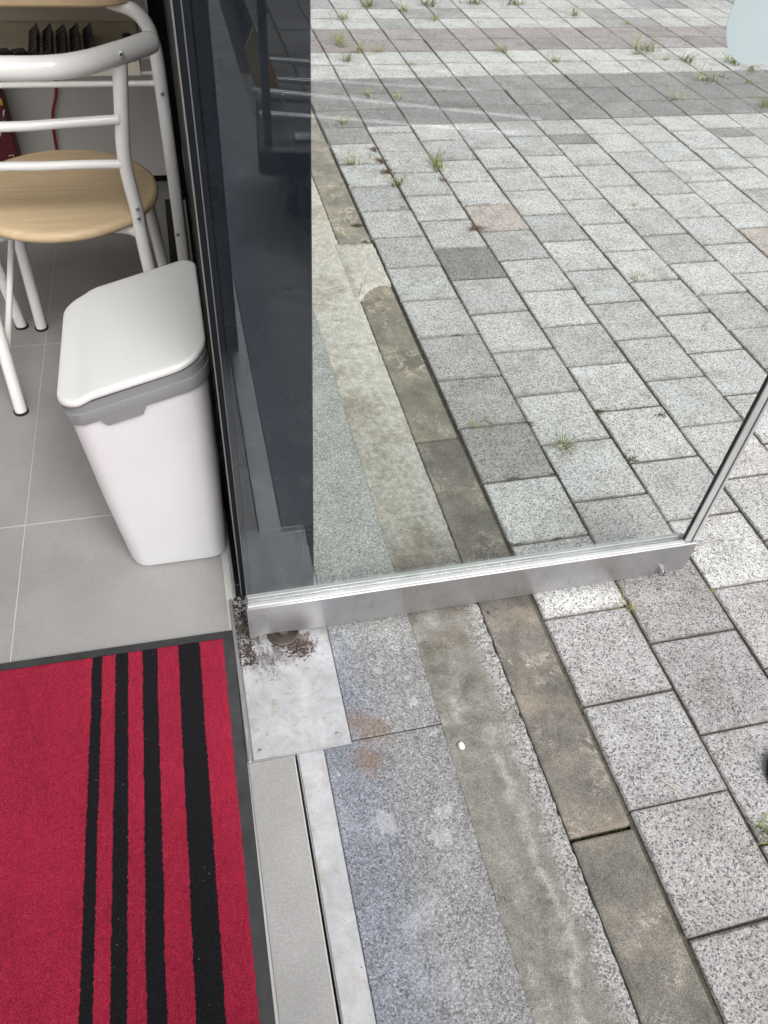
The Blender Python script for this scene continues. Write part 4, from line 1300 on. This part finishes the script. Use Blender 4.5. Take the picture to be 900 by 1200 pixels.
# uncountable moss crumbs in the joints
def moss():
    rnd = random.Random(21)
    bm = bmesh.new()
    def crumb(x, y, r, z=-0.002):
        vs = []
        for k in range(6):
            a = 2*math.pi*k/6+rnd.random()
            vs.append(bm.verts.new((x+r*math.cos(a)*rnd.uniform(.6, 1.2), y+r*math.sin(a)*rnd.uniform(.6, 1.2), z)))
        tpv = bm.verts.new((x, y, z+r*rnd.uniform(0.5, 0.9)))
        for k in range(6): bm.faces.new((vs[k], vs[(k+1) % 6], tpv))
    def clump(x, y, R_, n):
        for _ in range(n):
            crumb(x+rnd.gauss(0, R_*0.55), y+rnd.gauss(0, R_*0.35), rnd.uniform(0.0014, 0.0042))
    for (x, y, R_) in [(0.196, 1.436, .014), (0.382, 1.40, .013), (0.408, 1.206, .013), (0.41, 1.02, .016), (0.20, 1.19, .012), (0.205, 1.0, .013), (0.205, 0.985, .012), (0.075, 0.812, .012), (0.02, 0.806, .010), (0.09, 1.003, .010), (0.13, 1.60, .012), (0.19, 1.62, .009),
                      (-0.012, 2.165, .02), (-0.02, 2.3, .014), (0.02, 2.03, .012), (0.20, 1.98, .014), (0.19, 1.77, .01), (0.17, 2.42, .012), (0.39, 2.44, .008), (0.57, 1.17, .018), (0.31, 1.04, .012), (0.60, 1.75, .006), (0.35, 0.62, .014), (0.12, 0.8, .006), (0.2, 0.61, .012), (0.21, 0.42, .008)]:
        clump(x, y, R_*1.15, 70)
    for (c, x0, x1, a, b) in plist:
        if not seen(x0, x1, a, b) or a > 4.6: continue
        for _ in range(7):
            if rnd.random() < 0.5: crumb(x0+rnd.gauss(0, .002), rnd.uniform(a, b), rnd.uniform(.0008, .0022), -0.005)
            else: crumb(rnd.uniform(x0, x1), a+rnd.gauss(0, .002), rnd.uniform(.0008, .0020), -0.005)
    me = bpy.data.meshes.new("moss"); bm.to_mesh(me); bm.free()
    return me
o = link("moss", moss(), 'moss_dark'); tag(o, "dark moss and dirt crumbs in the paver joints", "moss", None, 'stuff')
def dirt():
    rnd = random.Random(8); bm = bmesh.new()
    def crumb(x, y, z, r):
        vs = [bm.verts.new((x+r*math.cos(1.05*k)*rnd.uniform(.6, 1.3), y+r*math.sin(1.05*k)*rnd.uniform(.6, 1.3), z)) for k in range(6)]
        t = bm.verts.new((x, y, z+r*rnd.uniform(.6, 1.1)))
        for k in range(6): bm.faces.new((vs[k], vs[(k+1) % 6], t))
    for _ in range(520):
        x, y = rnd.gauss(-0.585, 0.011), rnd.uniform(0.60, 0.765)
        if x > -0.603: crumb(x, y, 0.0053, rnd.uniform(.0008, .0032))
    for _ in range(420):
        x, y = rnd.gauss(-0.488, 0.016), rnd.gauss(0.622, 0.012)
        crumb(x, y, 0.0053, rnd.uniform(.0006, .0024))
    for _ in range(160):
        x, y = rnd.gauss(-0.545, 0.022), rnd.gauss(0.615, 0.022)
        crumb(x, y, 0.0053, rnd.uniform(.0005, .0015))
    me = bpy.data.meshes.new("dirt"); bm.to_mesh(me); bm.free(); return me
mk_leaf("hinge_dirt", (0.022, 0.016, 0.012), (0.045, 0.032, 0.024), (0.085, 0.06, 0.045))
o = link("dirt", dirt(), 'hinge_dirt'); tag(o, "dark dirt and litter packed round the door pivot", "dirt", None, 'stuff')
# a strip of green moss in the open kerb joint
def joint_moss():
    rnd = random.Random(3); bm = bmesh.new()
    for i in range(70):
        x = rnd.uniform(-0.10, -0.005); y = 0.1765+rnd.gauss(0, .0012); r = rnd.uniform(.001, .0022)
        vs = [bm.verts.new((x+r*math.cos(k*1.05), y+r*math.sin(k*1.05)*0.6, -0.016)) for k in range(6)]
        t = bm.verts.new((x, y, -0.009+rnd.uniform(0, .003)))
        for k in range(6): bm.faces.new((vs[k], vs[(k+1) % 6], t))
    me = bpy.data.meshes.new("joint_moss"); bm.to_mesh(me); bm.free(); return me
mk_leaf("moss_green", (0.05, 0.06, 0.015), (0.09, 0.10, 0.03), (0.14, 0.15, 0.06))
o = link("joint_moss", joint_moss(), 'moss_green'); tag(o, "green moss in the open joint between two kerb stones", "moss", None, 'stuff')

# litter: pebble, twig
def pebble(x, y, z, r, label, mt='pebble_white'):
    bm = bmesh.new()
    bmesh.ops.create_icosphere(bm, subdivisions=2, radius=1)
    rnd = random.Random(int(abs(x)*1e4))
    for v in bm.verts:
        v.co *= 1+rnd.uniform(-.12, .12)
        v.co = Vector((v.co.x*r*0.8, v.co.y*r, v.co.z*r*0.55))
    o = link("pebble", finish(bm, "pebble", True), mt); o.location = (x, y, z)
    tag(o, label, "pebble")
pebble(-0.240, 0.366, 0.008, 0.0075, "white pebble on the concrete strip beside the granite slab")
pebble(-0.352, 0.678, 0.006, 0.007, "flat white chip on the granite slab just under the door rail")
pebble(-0.097, 0.637, -0.001, 0.0035, "dark grit grain on the kerb stone just under the door rail", 'bed')
tw = tube("twig", [(0.088, 0.236, 0.0025), (0.098, 0.224, 0.0028), (0.112, 0.207, 0.0022)], [0.0012, 0.0013, 0.0008], 'dry_twig', None, 6)
tag(tw, "thin pale twig lying on a paver right of the kerb joint", "twig")
rb = [[(x, y, z) for x, y in rrect(0.276+i, 0.52-i, 0.085+i, 0.245-i, 0.055, 8)] for i, z in ((0.0, 0.001), (-0.002, 0.010), (0.006, 0.024), (0.03, 0.034), (0.06, 0.037))]  # stands in for a dark object that could not be identified
tag(loft("unidentified_object", rb, 'black_rubber'), "black rounded stand-in for an unidentified object just entering at the right edge above the grass clump", "unidentified object")
